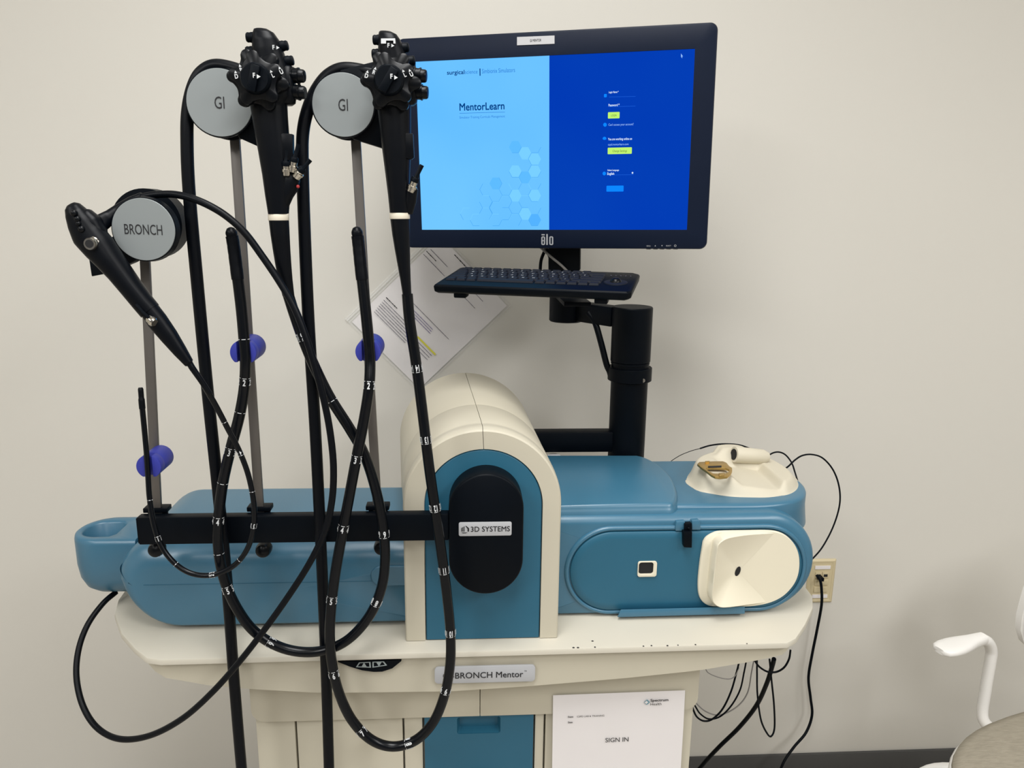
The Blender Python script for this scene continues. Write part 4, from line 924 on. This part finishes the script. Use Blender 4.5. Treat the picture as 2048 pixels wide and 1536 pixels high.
c = on_screen(1350.5, 491.5, 0.005); t.add([c+(mxr*cos(k*pi/6)+mzr*sin(k*pi/6))*0.0020 for k in range(12)]+[c+(mxr*cos(k*pi/6)+mzr*sin(k*pi/6))*0.0014 for k in range(12)], [(k, (k+1) % 12, 12+(k+1) % 12, 12+k) for k in range(12)])
obj('button_symbols', t, LOGO, mon, flat=True)
for px_ in (1297, 1311, 1324, 1337, 1351):
    c = on_screen(px_, 497.5, -0.004); obj('side_button', MB().box(c, (0.008, 0.004, 0.002), Matrix.Rotation(MYAW, 3, 'Z')), BLACKP, mon)

# ---------- post and arm
PXc = at(1254, 850, 1.45); pcx = at(1262, 690, 1.447).x
post = thing('monitor_post', 'black cylindrical post with swivel arm holding the monitor behind the blue body', 'monitor stand', (pcx, 1.447, TZ))
P0 = Vector((pcx, 1.447, TZ+0.001))
def PZ(py): return at(1262, py, 1.41).z
zcol0, zcol1, ztop = PZ(768), PZ(741), at(1262, 618, 1.410).z
pr_ = 0.0358
obj('pole', MB().lathe(P0, P0+Z*(zcol0-TZ), [(0, pr_), (zcol0-TZ, pr_)], 48), BLACKP, post)
cl = obj('collar', MB().lathe(Vector((pcx, 1.447, zcol0)), Vector((pcx, 1.447, zcol1)), [(0, 0.041), (0.001, 0.0425), (zcol1-zcol0-0.001, 0.0425), (zcol1-zcol0, 0.0415)], 48), BLACKP, post)
c = at(1286, 761, 1.41); obj('set_screw', MB().lathe(c+Yv*0.004, c-Yv*0.0015, [(0, 0.004), (0.0055, 0.004)], 16), CHROME, cl)
sl = MB().lathe(Vector((pcx, 1.447, zcol1)), Vector((pcx, 1.447, ztop)), [(0, 0.036), (0.006, 0.036), (0.0065, 0.0374), (0.010, 0.0374), (0.0108, 0.0366), (0.012, 0.0384), (ztop-zcol1-0.002, 0.0384), (ztop-zcol1, 0.037)], 48)
sle = obj('upper_sleeve', sl, BLACKP, post, angle=30); c = at(1282, 628, 1.412); obj('set_screw', MB().sphere(c, 0.0012), CHROME, sle)
cyc = Vector((at(1132.5, 620, 1.555).x, 1.555, 0)); cz0 = at(1132, 647, 1.52).z
cr = 0.0345
cyl_ = obj('swivel_cylinder', MB().lathe(Vector((cyc.x, cyc.y, cz0)), Vector((cyc.x, cyc.y, cz0+0.10)), [(0, cr-0.002), (0.002, cr), (0.099, cr), (0.10, cr-0.001)], 48), BLACKP, post)
a0 = Vector((pcx-0.028, 1.462, 0)); a1 = Vector((cyc.x+0.02, cyc.y-0.012, 0)); dv = (a1-a0).normalized(); nv = Vector((-dv.y, dv.x, 0))
zt0 = at(1228, 616, 1.44).z; zb_0 = at(1226, 656, 1.44).z
ar = MB(); ar.loft([[p+nv*0.016*sy_+Z*z for sy_, z in ((-1, zb_0), (1, zb_0), (1, zt0), (-1, zt0))] for p in (a0, a1)])
obj('swivel_arm', ar, BLACKP, post, bevel=0.003)
col2 = MB().lathe(Vector((cyc.x, cyc.y, cz0+0.10)), Vector((cyc.x, cyc.y, MC.z)), [(0, 0.024), (MC.z-cz0-0.10, 0.024)], 32); obj('riser', col2, BLACKP, post)
vm = MB(); vc = MP(0.02, -0.03, -0.062); Mr_ = Matrix((mxr, -mnr, mzr)).transposed(); vm.box(MP(0.02, -0.06, -0.055), (0.10, 0.018, 0.10), Mr_)
nk_ = MB().box(MP(0.02, -0.15, -0.055), (0.062, 0.014, 0.16), Mr_); obj('mount_plate', vm, BLACKP, post, bevel=0.003); obj('mount_neck', nk_, BLACKP, post, bevel=0.003)
bb_ = MB(); za = at(1150, 868, 1.42).z; zb_ = at(1150, 908, 1.42).z; bb_.box(((0.06+pcx)/2, 1.445, (za+zb_)/2), (pcx-0.06, 0.03, za-zb_)); obj('cross_beam', bb_, BLACKP, post, bevel=0.002)
for k, pts in enumerate((((1100, 480, 1.50), (1088, 505, 1.505), (1082, 522, 1.505), (1080, 545, 1.51)), ((1090, 490, 1.50), (1100, 515, 1.495), (1108, 535, 1.50), (1112, 560, 1.51)))):
    tag(obj('monitor_cable', MB().tube(route(pts, None, 6), 0.0032, 8), BLACKP), ('black monitor cable hanging farthest left below the screen', 'black monitor cable beside the mount neck below the screen')[k], 'cable')
tag(obj('monitor_cable', MB().tube(route(((1078, 492, 1.485), (1100, 512, 1.48), (1122, 530, 1.48), (1140, 548, 1.485)), None, 6), 0.0024, 8), GREYC), 'grey cable slanting below the screen in front of the mount', 'cable')
tag(obj('arm_cable', MB().tube(route(((1176, 625, 1.50), (1190, 645, 1.49), (1202, 685, 1.47), (1213, 728, 1.455), (1219, 742, 1.45), (1222, 752, 1.447)), None, 6), 0.0062, 10), BLACKP), 'thick black cable running from the swivel arm down to the post collar', 'cable')

# ================================================================== keyboard
KY, KT = -0.316, 0.1313
kx = Vector((cos(KY), sin(KY), 0)); kb_ = Vector((-sin(KY)*cos(KT), cos(KY)*cos(KT), sin(KT))); kn_ = kx.cross(kb_)
KC = at(1078, 557, 1.34); KW, KD = 0.336, 0.148
def KP(u, v, h_=0.0): return KC+kx*u+kb_*v+kn_*h_
kbd = thing('keyboard', 'compact black keyboard with trackball on a bracket below the monitor', 'keyboard', KP(0, 0, -0.015))
def kloop(d, h_): 
    pts = [(-KW/2+d, -KD/2+d), (KW/2-0.006-d, -KD/2+d), (KW/2-d, -KD/2+0.008+d), (KW/2-d, KD/2-0.012-d), (KW/2-0.012-d, KD/2-d), (-KW/2+0.004+d, KD/2-d), (-KW/2+d, KD/2-0.006-d)]
    return [KP(a, b, h_) for a, b in pts]
obj('case', MB().loft([kloop(0.006, -0.016), kloop(0.001, -0.012), kloop(0, -0.003), kloop(0.002, 0.0), ]), BLACKP, kbd, bevel=0.0008)
for u in (-0.125, 0.118): obj('foot', MB().box(KP(u, -0.055, -0.020), (0.022, 0.02, 0.009), Matrix((kx, kb_, kn_)).transposed()), BLACKP, kbd, bevel=0.002)
rows = ['1234567890-=', 'QWERTYUIOP[]', "ASDFGHJKL;'", 'ZXCVBNM,./']
MK = Matrix((kx, kb_, kn_)).transposed()
def key(u, v, w_, d_, ch=None):
    mbx = MB(); 
    lo_ = [KP(u+a*w_/2, v+b*d_/2, 0.0002) for a, b in ((-1, -1), (1, -1), (1, 1), (-1, 1))]; hi_ = [KP(u+a*(w_/2-0.0014), v+b*(d_/2-0.0014)+0.0004, 0.0034) for a, b in ((-1, -1), (1, -1), (1, 1), (-1, 1))]
    mbx.loft([lo_, hi_]); k_ = obj('key', mbx, KEYM, kbd)
    if ch:
        t_ = MB(); text(t_, ch, KP(u-0.001, v+0.001, 0.0036), kx, kb_, 0.0046, bold=0.01); obj('legend', t_, WHITEINK, k_, flat=True)
x00 = -0.150; pit = 0.0185; vt = 0.056
for i in range(13): key(x00+0.003+i*pit, vt, 0.0158, 0.010)
for r_, row in enumerate(rows):
    for i, ch in enumerate(row): key(x00+0.018+(0, 0.006, 0.009, 0.015)[r_]+i*pit, vt-0.0165-r_*0.0175, 0.0165, 0.0152, ch)
    key(x00-0.001+(0, 0.003, 0.0045, 0.0075)[r_], vt-0.0165-r_*0.0175, 0.0155+(0, 0.006, 0.009, 0.015)[r_]*0.9, 0.0152)
    last = x00+0.018+(0, 0.006, 0.009, 0.015)[r_]+len(row)*pit
    key((last-0.0093+x00+0.262)/2+0.0, vt-0.0165-r_*0.0175, x00+0.262-(last-0.0093)-0.002, 0.0152)
vb_ = vt-0.0165-4*0.0175
for u, w_ in ((x00, 0.0165), (x00+0.0185, 0.0165), (x00+0.037, 0.0165), (x00+0.098, 0.10), (x00+0.159, 0.0165), (x00+0.1775, 0.0165), (x00+0.196, 0.0165), (x00+0.2145, 0.0165), (x00+0.233, 0.0165), (x00+0.2515, 0.0165)): key(u, vb_, w_, 0.0152)
cb2 = KP(0.135, -0.012, 0.0)
obj('trackball_ring', MB().lathe(cb2, cb2+kn_*0.002, [(0, 0.0200), (0.0015, 0.0195), (0.002, 0.017)], 32), KEYM, kbd)
obj('trackball', MB().sphere(cb2-kn_*0.001, 0.0105), KNOBM, kbd)
t = MB()
for k in range(5): t.box(KP(0.120+k*0.0085, 0.042, 0.0004), (0.0022, 0.0010, 0.0006), MK)
obj('indicator_marks', t, TEXTG, kbd)
tag(obj('keyboard_bracket', MB().box(KP(-0.005, 0.03, -0.0205), (0.07, 0.09, 0.008), MK).box(Vector((cyc.x, 1.47, at(1132, 596, 1.5).z)), (0.05, 0.14, 0.008)), BLACKP, bevel=0.001), 'black bracket plate carrying the keyboard from underneath', 'bracket')

# ================================================================== document on the wall
L0 = at(694, 641, WY-0.002); B0 = at(834, 779, WY-0.002)
e1 = (B0-L0).normalized(); e2 = Vector((-e1.z, 0, e1.x)); 
if e2.z < 0: e2 = -e2
doc = thing('wall_document', 'tilted printed instruction page in a clear sleeve taped to the wall', 'document', L0+e1*0.11+e2*0.15)
def DP(u, v, d=0.0): return L0+e1*u+e2*v-Yv*d
SLW, SLH = 0.232, 0.292
s = MB(); gx, gy = 8, 10
def wave(i, j): return 0.0015+0.0035*sin(pi*i/gx)*abs(sin(pi*j/gy*1.3))
for mb_, off_, (u0, u1, v0, v1) in ((s, 0.0, (0.010, 0.010+0.2159, 0.006, 0.2854)),):
    mb_.add([DP(u0+(u1-u0)*i/gx, v0+(v1-v0)*j/gy, wave(i, j)) for j in range(gy+1) for i in range(gx+1)], [(j*(gx+1)+i, j*(gx+1)+i+1, (j+1)*(gx+1)+i+1, (j+1)*(gx+1)+i) for j in range(gy) for i in range(gx)])
    mb_.add([DP(u0+(u1-u0)*i/gx, v0+(v1-v0)*j/gy, wave(i, j)-0.0003) for j in range(gy+1) for i in range(gx+1)], [(j*(gx+1)+i, j*(gx+1)+i+1, (j+1)*(gx+1)+i+1, (j+1)*(gx+1)+i) for j in range(gy) for i in range(gx)])
obj('page', s, PAPER, doc)
s = MB(); u0, u1, v0, v1 = -0.006, SLW, -0.0, SLH
s.add([DP(u0+(u1-u0)*i/gx, v0+(v1-v0)*j/gy, wave(i, j)+0.0012) for j in range(gy+1) for i in range(gx+1)], [(j*(gx+1)+i, j*(gx+1)+i+1, (j+1)*(gx+1)+i+1, (j+1)*(gx+1)+i) for j in range(gy) for i in range(gx)])
obj('clear_sleeve', s, SLEEVE, doc)
s = MB()
for uu, ww in ((0.0, 0.0016), (0.006, 0.0008), (-0.005, 0.0008)): s.add([DP(uu-ww, 0.0, 0.0032), DP(uu+ww, 0.0, 0.0032), DP(uu+ww, SLH, 0.0032), DP(uu-ww, SLH, 0.0032)], [(0, 1, 2, 3)])
obj('sleeve_seam', s, mat('sleeve_seam_gloss', (236, 236, 232), 0.2, alpha=0.6, var=0.02), doc, flat=True)
# lines of print: the page reads along e1 (down to the right in the photo); u along the line, v up the page
PRINTM = [TEXTG, INK, mat('printed_violet_text', (110, 100, 150), 0.7)]
def print_row(u0, u1, v, h_):            # small print too blurred to read: word-sized strokes
    q = MB(); u = u0
    while u < u1-h_*0.6:
        e_ = min(u1, u+h_*random.uniform(0.9, 3.6)); hh = h_*random.uniform(0.36, 0.46)
        d_ = wave(4, 5)+0.0026
        q.add([DP(u, v-hh, d_), DP(e_, v-hh, d_), DP(e_, v+hh, d_), DP(u, v+hh, d_)], [(0, 1, 2, 3)]); u = e_+h_*0.45
    return q
def W_(v, u0, u1, h_, mi): obj('text_line', print_row(u0, u1, v, h_), PRINTM[mi], doc, flat=True)
def dpos(px_, py_):
    p = at(px_, py_, WY-0.006); q = p-L0; return q.dot(e1), q.dot(e2)
def wline(p0, p1, h_=0.0026, mi=0):
    u0, v0 = dpos(*p0); u1, v1 = dpos(*p1); W_((v0+v1)/2, u0, u1, h_*0.8, mi)
wline((773, 594), (794, 617), 0.0030, 1)
for k in range(7):
    a = (768-k*3.1, 599+k*3.9); ln = 88+(k % 3)*10
    wline(a, (a[0]+ln*0.69, a[1]+ln*0.72), 0.0022)
wline((827, 604), (896, 679), 0.0020)
for k in range(3): wline((828-k*2.5, 620+k*4), (865-k*2.2, 659+k*4), 0.0022, 2)
u0, v0 = dpos(835, 673); u1, v1 = dpos(871, 709); t = MB(); t.add([DP(u0, (v0+v1)/2-0.002, 0.0068), DP(u1, (v0+v1)/2-0.002, 0.0068), DP(u1, (v0+v1)/2+0.002, 0.0068), DP(u0, (v0+v1)/2+0.002, 0.0068)], [(0, 1, 2, 3)]); obj('highlighted_line', t, YEL, doc, flat=True)
for k in range(3): wline((838-k*5, 684+k*3), (863-k*4.5, 712+k*4), 0.0022)
wline((848, 507), (888, 553), 0.0022); wline((853, 502), (873, 523), 0.0026, 1); wline((862, 498), (895, 535), 0.0022); wline((909, 509), (932, 534), 0.0030, 1)
wline((900, 560), (948, 619), 0.0020)
wline((928, 560), (964, 604), 0.0020)

# ================================================================== wall faceplate and data cable
oc_ = at(1668, 1117, WY); o2 = at(1668, 1203, WY); ow_, oh_ = 0.070, oc_.z-o2.z
ocx = at(1667, 1160, WY).x-ow_/2; ocz = (oc_.z+o2.z)/2
out_ = thing('wall_faceplate', 'almond data faceplate on the wall beside the blue body', 'outlet', (ocx, WY, ocz))
def OP(a, b, d=0.0): return Vector((ocx+a, WY-d, ocz+b))
pl_ = MB().loft([[OP(a, b, d) for a, b in rrect(-ow_/2+i, ow_/2-i, -oh_/2+i, oh_/2-i, 0.002)] for i, d in ((0, 0), (0, 0.0025), (0.004, 0.006), (0.008, 0.006), (0.009, 0.0052))]); obj('plate', pl_, PLATE, out_, angle=30)
for b in (oh_/2-0.021, -oh_/2+0.019): obj('label_strip', MB().box(OP(0.0, b, 0.006), (0.040, 0.002, 0.009)), PAPER, out_)
for i, a in enumerate((-0.009, 0.009)):
    for j, b in enumerate((0.018, -0.002, -0.022)):
        jk = obj('jack', MB().box(OP(a, b, 0.0062), (0.0165, 0.0026, 0.0165)), PLATE, out_, bevel=0.0006)
        if j == 0: obj('jack_opening', MB().box(OP(a, b-0.001, 0.0076), (0.010, 0.0006, 0.007)), DARKHOLE, jk)
        else: obj('blank_ridge', MB().box(OP(a, b+0.004, 0.0078), (0.009, 0.0008, 0.0014)), PLATE, jk)
pg = at(1636, 1151, WY-0.016)
dcab = thing('data_cable', 'black data cable plugged into the almond faceplate, running down beside the cart', 'cable', pg)
obj('plug', MB().box(OP(-0.009, 0.015, 0.016), (0.0115, 0.022, 0.009)), BLACKP, dcab, bevel=0.0012)
obj('cord', MB().tube(route(((1633, 1150, WY-0.026), (1640, 1160, WY-0.036), (1643, 1178, WY-0.040), (1643, 1210, WY-0.036), (1634, 1260, WY-0.03), (1624, 1310, WY-0.026), (1617, 1355, WY-0.025), (1621, 1395, WY-0.028), (1624, 1430, WY-0.035), (1612, 1465, WY-0.05), (1588, 1494, WY-0.07), (1567, 1525, WY-0.09), (1556, 1560, WY-0.10), (1540, 1640, WY-0.12)), None, 8), 0.0034, 10), BLACKP, dcab)

# ================================================================== loose cables under and behind the cart
def cable(name, label, pts, r, m_): tag(obj(name, MB().tube(route(pts, None, 8), r, 8), m_, angle=60), label, 'cable')
cable('power_cable', 'thick black cable descending diagonally from under the table right end', ((1548, 1318, 1.22), (1545, 1330, 1.23), (1533, 1368, 1.26), (1512, 1412, 1.30), (1478, 1455, 1.34), (1438, 1494, 1.37), (1405, 1530, 1.40), (1372, 1575, 1.41), (1335, 1660, 1.43), (1300, 1775, 1.45)), 0.0042, BLACKP)
cable('loop_cable', 'thin black cable in a long narrow loop under the table right end', ((1514, 1318, 1.22), (1514, 1345, 1.22), (1515, 1390, 1.22), (1522, 1440, 1.22), (1535, 1468, 1.22), (1543, 1472, 1.222), (1549, 1455, 1.225), (1548, 1410, 1.225), (1543, 1360, 1.225), (1539, 1318, 1.225)), 0.0017, BLACKP)
cable('looped_cable', 'black cable sagging lowest from the cabinet edge under the table', ((1478, 1325, 1.25), (1473, 1345, 1.25), (1462, 1383, 1.25), (1445, 1418, 1.25), (1425, 1438, 1.25), (1408, 1442, 1.25), (1394, 1434, 1.25), (1386, 1418, 1.25), (1380, 1400, 1.26)), 0.0018, BLACKP)
cable('looped_cable', 'black cable sagging between the lowest black one and the grey one', ((1492, 1325, 1.27), (1488, 1345, 1.27), (1480, 1380, 1.27), (1462, 1412, 1.27), (1440, 1433, 1.27), (1418, 1438, 1.27), (1401, 1428, 1.27), (1392, 1415, 1.27), (1384, 1400, 1.28)), 0.0016, BLACKP)
cable('looped_cable', 'thin grey cable sagging beside the two black ones under the table', ((1508, 1320, 1.29), (1503, 1345, 1.29), (1496, 1383, 1.29), (1480, 1408, 1.29), (1455, 1425, 1.29), (1432, 1430, 1.29), (1410, 1422, 1.29), (1394, 1408, 1.29), (1384, 1395, 1.30)), 0.0013, GREYC)
cable('short_cable', 'short thin grey cable curving just under the apron', ((1410, 1335, 1.24), (1417, 1346, 1.24), (1438, 1355, 1.24), (1458, 1358, 1.24), (1470, 1352, 1.245), (1478, 1335, 1.25)), 0.0009, GREYC)
cable('short_cable', 'thin black cable arcing below the table right corner', ((1510, 1322, 1.20), (1518, 1333, 1.20), (1534, 1343, 1.20), (1552, 1344, 1.20), (1568, 1335, 1.20), (1578, 1318, 1.20), (1581, 1300, 1.20)), 0.0018, BLACKP)
cable('signal_wire', 'black wire arching over the blue body left of the ivory head piece', ((1400, 897, 1.44), (1420, 891, 1.44), (1446, 888, 1.44), (1478, 890, 1.44), (1505, 900, 1.44), (1527, 914, 1.43), (1540, 927, 1.41), (1550, 945, 1.36)), 0.0017, BLACKP)
cable('thin_wire', 'hair-thin dark wire bending down to the blue body back edge', ((1330, 934, 1.41), (1340, 924, 1.43), (1360, 911, 1.44), (1382, 902, 1.44), (1400, 897, 1.44)), 0.0007, BLACKP)
cable('signal_wire', 'black wire hump with its end dropping behind the ivory head piece', ((1520, 935, 1.40), (1528, 922, 1.43), (1540, 909, 1.44), (1555, 904, 1.44), (1570, 909, 1.44), (1583, 925, 1.43), (1590, 945, 1.41), (1595, 962, 1.37), (1596, 975, 1.33)), 0.0016, BLACKP)
cable('signal_wire', 'long black wire looping out right of the blue body down to its side', ((1545, 946, 1.405), (1572, 936, 1.43), (1590, 920, 1.44), (1605, 911, 1.44), (1624, 909, 1.44), (1645, 916, 1.44), (1665, 938, 1.44), (1677, 968, 1.44), (1680, 1002, 1.44), (1672, 1038, 1.44), (1656, 1075, 1.43), (1634, 1108, 1.42), (1600, 1135, 1.415), (1535, 1150, 1.413)), 0.0017, BLACKP)
cable('signal_wire', 'tiny black wire loop peeking above the nose of the head piece', ((1476, 932, 1.40), (1481, 914, 1.41), (1488, 907, 1.41), (1495, 914, 1.41), (1500, 934, 1.40)), 0.0015, BLACKP)

# ================================================================== white bottle behind the housing
bcx = at(1108, 916, 1.43)
bot = thing('bottle', 'small white capped bottle standing between the arch and blue body', 'bottle', (bcx.x, 1.43, TZ))
zt_ = at(1108, 910, 1.43).z
obj('bottle_body', MB().lathe(Vector((bcx.x, 1.43, TZ+0.001)), Vector((bcx.x, 1.43, zt_-0.02)), [(0, 0.016), (0.002, 0.018), (zt_-TZ-0.035, 0.018), (zt_-TZ-0.024, 0.012), (zt_-TZ-0.02, 0.011)], 28), WHITEP, bot)
obj('bottle_cap', MB().lathe(Vector((bcx.x, 1.43, zt_-0.022)), Vector((bcx.x, 1.43, zt_)), [(0, 0.0135), (0.019, 0.0135), (0.0215, 0.0125), (0.022, 0.010)], 28), WHITEP, bot)

# ================================================================== chair
CHX, CHY = 1.205, 1.135; CA = radians(180+19)      # forward direction
cf_ = Vector((cos(CA), sin(CA), 0)); cs_ = Vector((-sin(CA), cos(CA), 0))      # cs_: chair's left when facing forward
def CPt(f_, s_, z): return Vector((CHX, CHY, z))+cf_*f_+cs_*s_
ch = thing('office_chair', 'white framed armchair with grey woven seat at the right edge', 'chair', (CHX, CHY, 0))
SZ = 0.50
def sring(k, z, r=0.235, e=2.5):
    L = []
    for i in range(48):
        a = 2*pi*i/48; L.append(CPt((r+(0.075 if cos(a) > 0 else 0)-k)*abs(cos(a))**(2/e)*(1 if cos(a) >= 0 else -1), (r-0.005-k)*abs(sin(a))**(2/e)*(1 if sin(a) >= 0 else -1), z))
    return L
obj('seat_cushion', MB().loft([sring(0.008, SZ-0.02), sring(0.004, SZ-0.012), sring(0.006, SZ-0.005), sring(0.02, SZ-0.001), sring(0.06, SZ+0.001), sring(0.15, SZ-0.003)]), FABRIC, ch, angle=60)
obj('seat_shell', MB().loft([sring(0.09, SZ-0.06), sring(0.03, SZ-0.05), sring(0.004, SZ-0.03), sring(0.0, SZ-0.018), sring(0.003, SZ-0.013), sring(0.006, SZ-0.012)]), CHAIRW, ch, angle=60)
# back: curved shell with fabric face
def back_grid(off, rr_=0.245, ins=0.0):
    rows_ = []
    for j in range(13):
        v_ = j/12; z = 0.545+ins+(0.36-2*ins)*v_
        row_ = []
        for i in range(25):
            u_ = -1+2*i/24
            halfang = radians(79)*(1-0.10*(2*v_-1)**4) 
            wv = (1-abs(2*v_-1)**3.2*0.55); a = u_*(halfang*wv-ins*2.5)
            lean = -0.05*v_
            row_.append(CPt(-(rr_+off)*cos(a)+0.02+lean, (rr_+off)*1.08*sin(a), z))
        rows_.append(row_)
    return rows_
def shell_mesh(off0, off1, ins):
    mbx = MB(); A = back_grid(off0, ins=ins); B = back_grid(off1, ins=ins); nr, nc = 13, 25
    idx = lambda k, j, i: k*nr*nc+j*nc+i; fs_ = []
    for j in range(nr-1):
        for i in range(nc-1):
            fs_.append((idx(0, j, i), idx(0, j, i+1), idx(0, j+1, i+1), idx(0, j+1, i))); fs_.append((idx(1, j, i), idx(1, j+1, i), idx(1, j+1, i+1), idx(1, j, i+1)))
    for i in range(nc-1): fs_ += [(idx(0, 0, i), idx(1, 0, i), idx(1, 0, i+1), idx(0, 0, i+1)), (idx(0, nr-1, i), idx(0, nr-1, i+1), idx(1, nr-1, i+1), idx(1, nr-1, i))]
    for j in range(nr-1): fs_ += [(idx(0, j, 0), idx(0, j+1, 0), idx(1, j+1, 0), idx(1, j, 0)), (idx(0, j, nc-1), idx(1, j, nc-1), idx(1, j+1, nc-1), idx(0, j+1, nc-1))]
    return mbx.add([p for G in (A, B) for r in G for p in r], fs_)
obj('backrest_shell', shell_mesh(0.0, 0.014, 0.0), CHAIRW, ch, angle=60)
obj('backrest_cushion', shell_mesh(-0.016, 0.001, 0.012), FABRIC, ch, angle=60)
for sg in (-1, 1):
    # armrest: upright, bend, and flat pad pointing forward
    s0 = sg*0.272
    up_ = spline([CPt(-0.03, s0*0.70, SZ-0.050), CPt(0.0, s0*0.88, SZ-0.052), CPt(0.01, s0*0.985, SZ-0.035), CPt(0.01, s0, SZ+0.03), CPt(0.01, s0, SZ+0.10), CPt(0.014, s0, SZ+0.128), CPt(0.035, s0, SZ+0.152), CPt(0.07, s0, SZ+0.160)], 6)
    obj('armrest_post', MB().tube(up_, [0.0115]*len(up_), 16), CHAIRW, ch, angle=60)
    prof = [(0.045, 0.012, 0.011), (0.08, 0.016, 0.011), (0.11, 0.023, 0.010), (0.13, 0.0255, 0.0095), (0.15, 0.025, 0.009), (0.166, 0.021, 0.008), (0.173, 0.013, 0.006)]
    rings = []
    for f_, hw_, hz_ in prof:
        c = CPt(f_, s0, SZ+0.160)
        rings.append([c+cs_*hw_*(abs(cos(a))**0.7)*(1 if cos(a) >= 0 else -1)+Z*hz_*(abs(sin(a))**0.7)*(1 if sin(a) >= 0 else -1) for a in [2*pi*k/20 for k in range(20)]])
    obj('armrest_pad', MB().loft(rings), CHAIRW, ch, angle=60)
    for ff in (1, -1):
        lg = spline([CPt(ff*0.10, sg*0.12, SZ-0.052), CPt(ff*0.17, sg*0.19, SZ-0.055), CPt(ff*0.215, sg*0.235, SZ-0.085), CPt(ff*0.235, sg*0.25, SZ-0.16), CPt(ff*0.26, sg*0.265, 0.0)], 5)
        obj('leg', MB().tube(lg, 0.0115, 14), CHAIRW, ch, angle=60)
for sg in (-1, 1):
    sup = spline([CPt(-0.12, sg*0.10, SZ-0.045), CPt(-0.19, sg*0.10, SZ-0.04), CPt(-0.235, sg*0.10, SZ-0.005), CPt(-0.236, sg*0.10, SZ+0.06), CPt(-0.234, sg*0.10, SZ+0.12)], 5)
    obj('back_support', MB().tube(sup, 0.009, 12), CHAIRW, ch, angle=60)
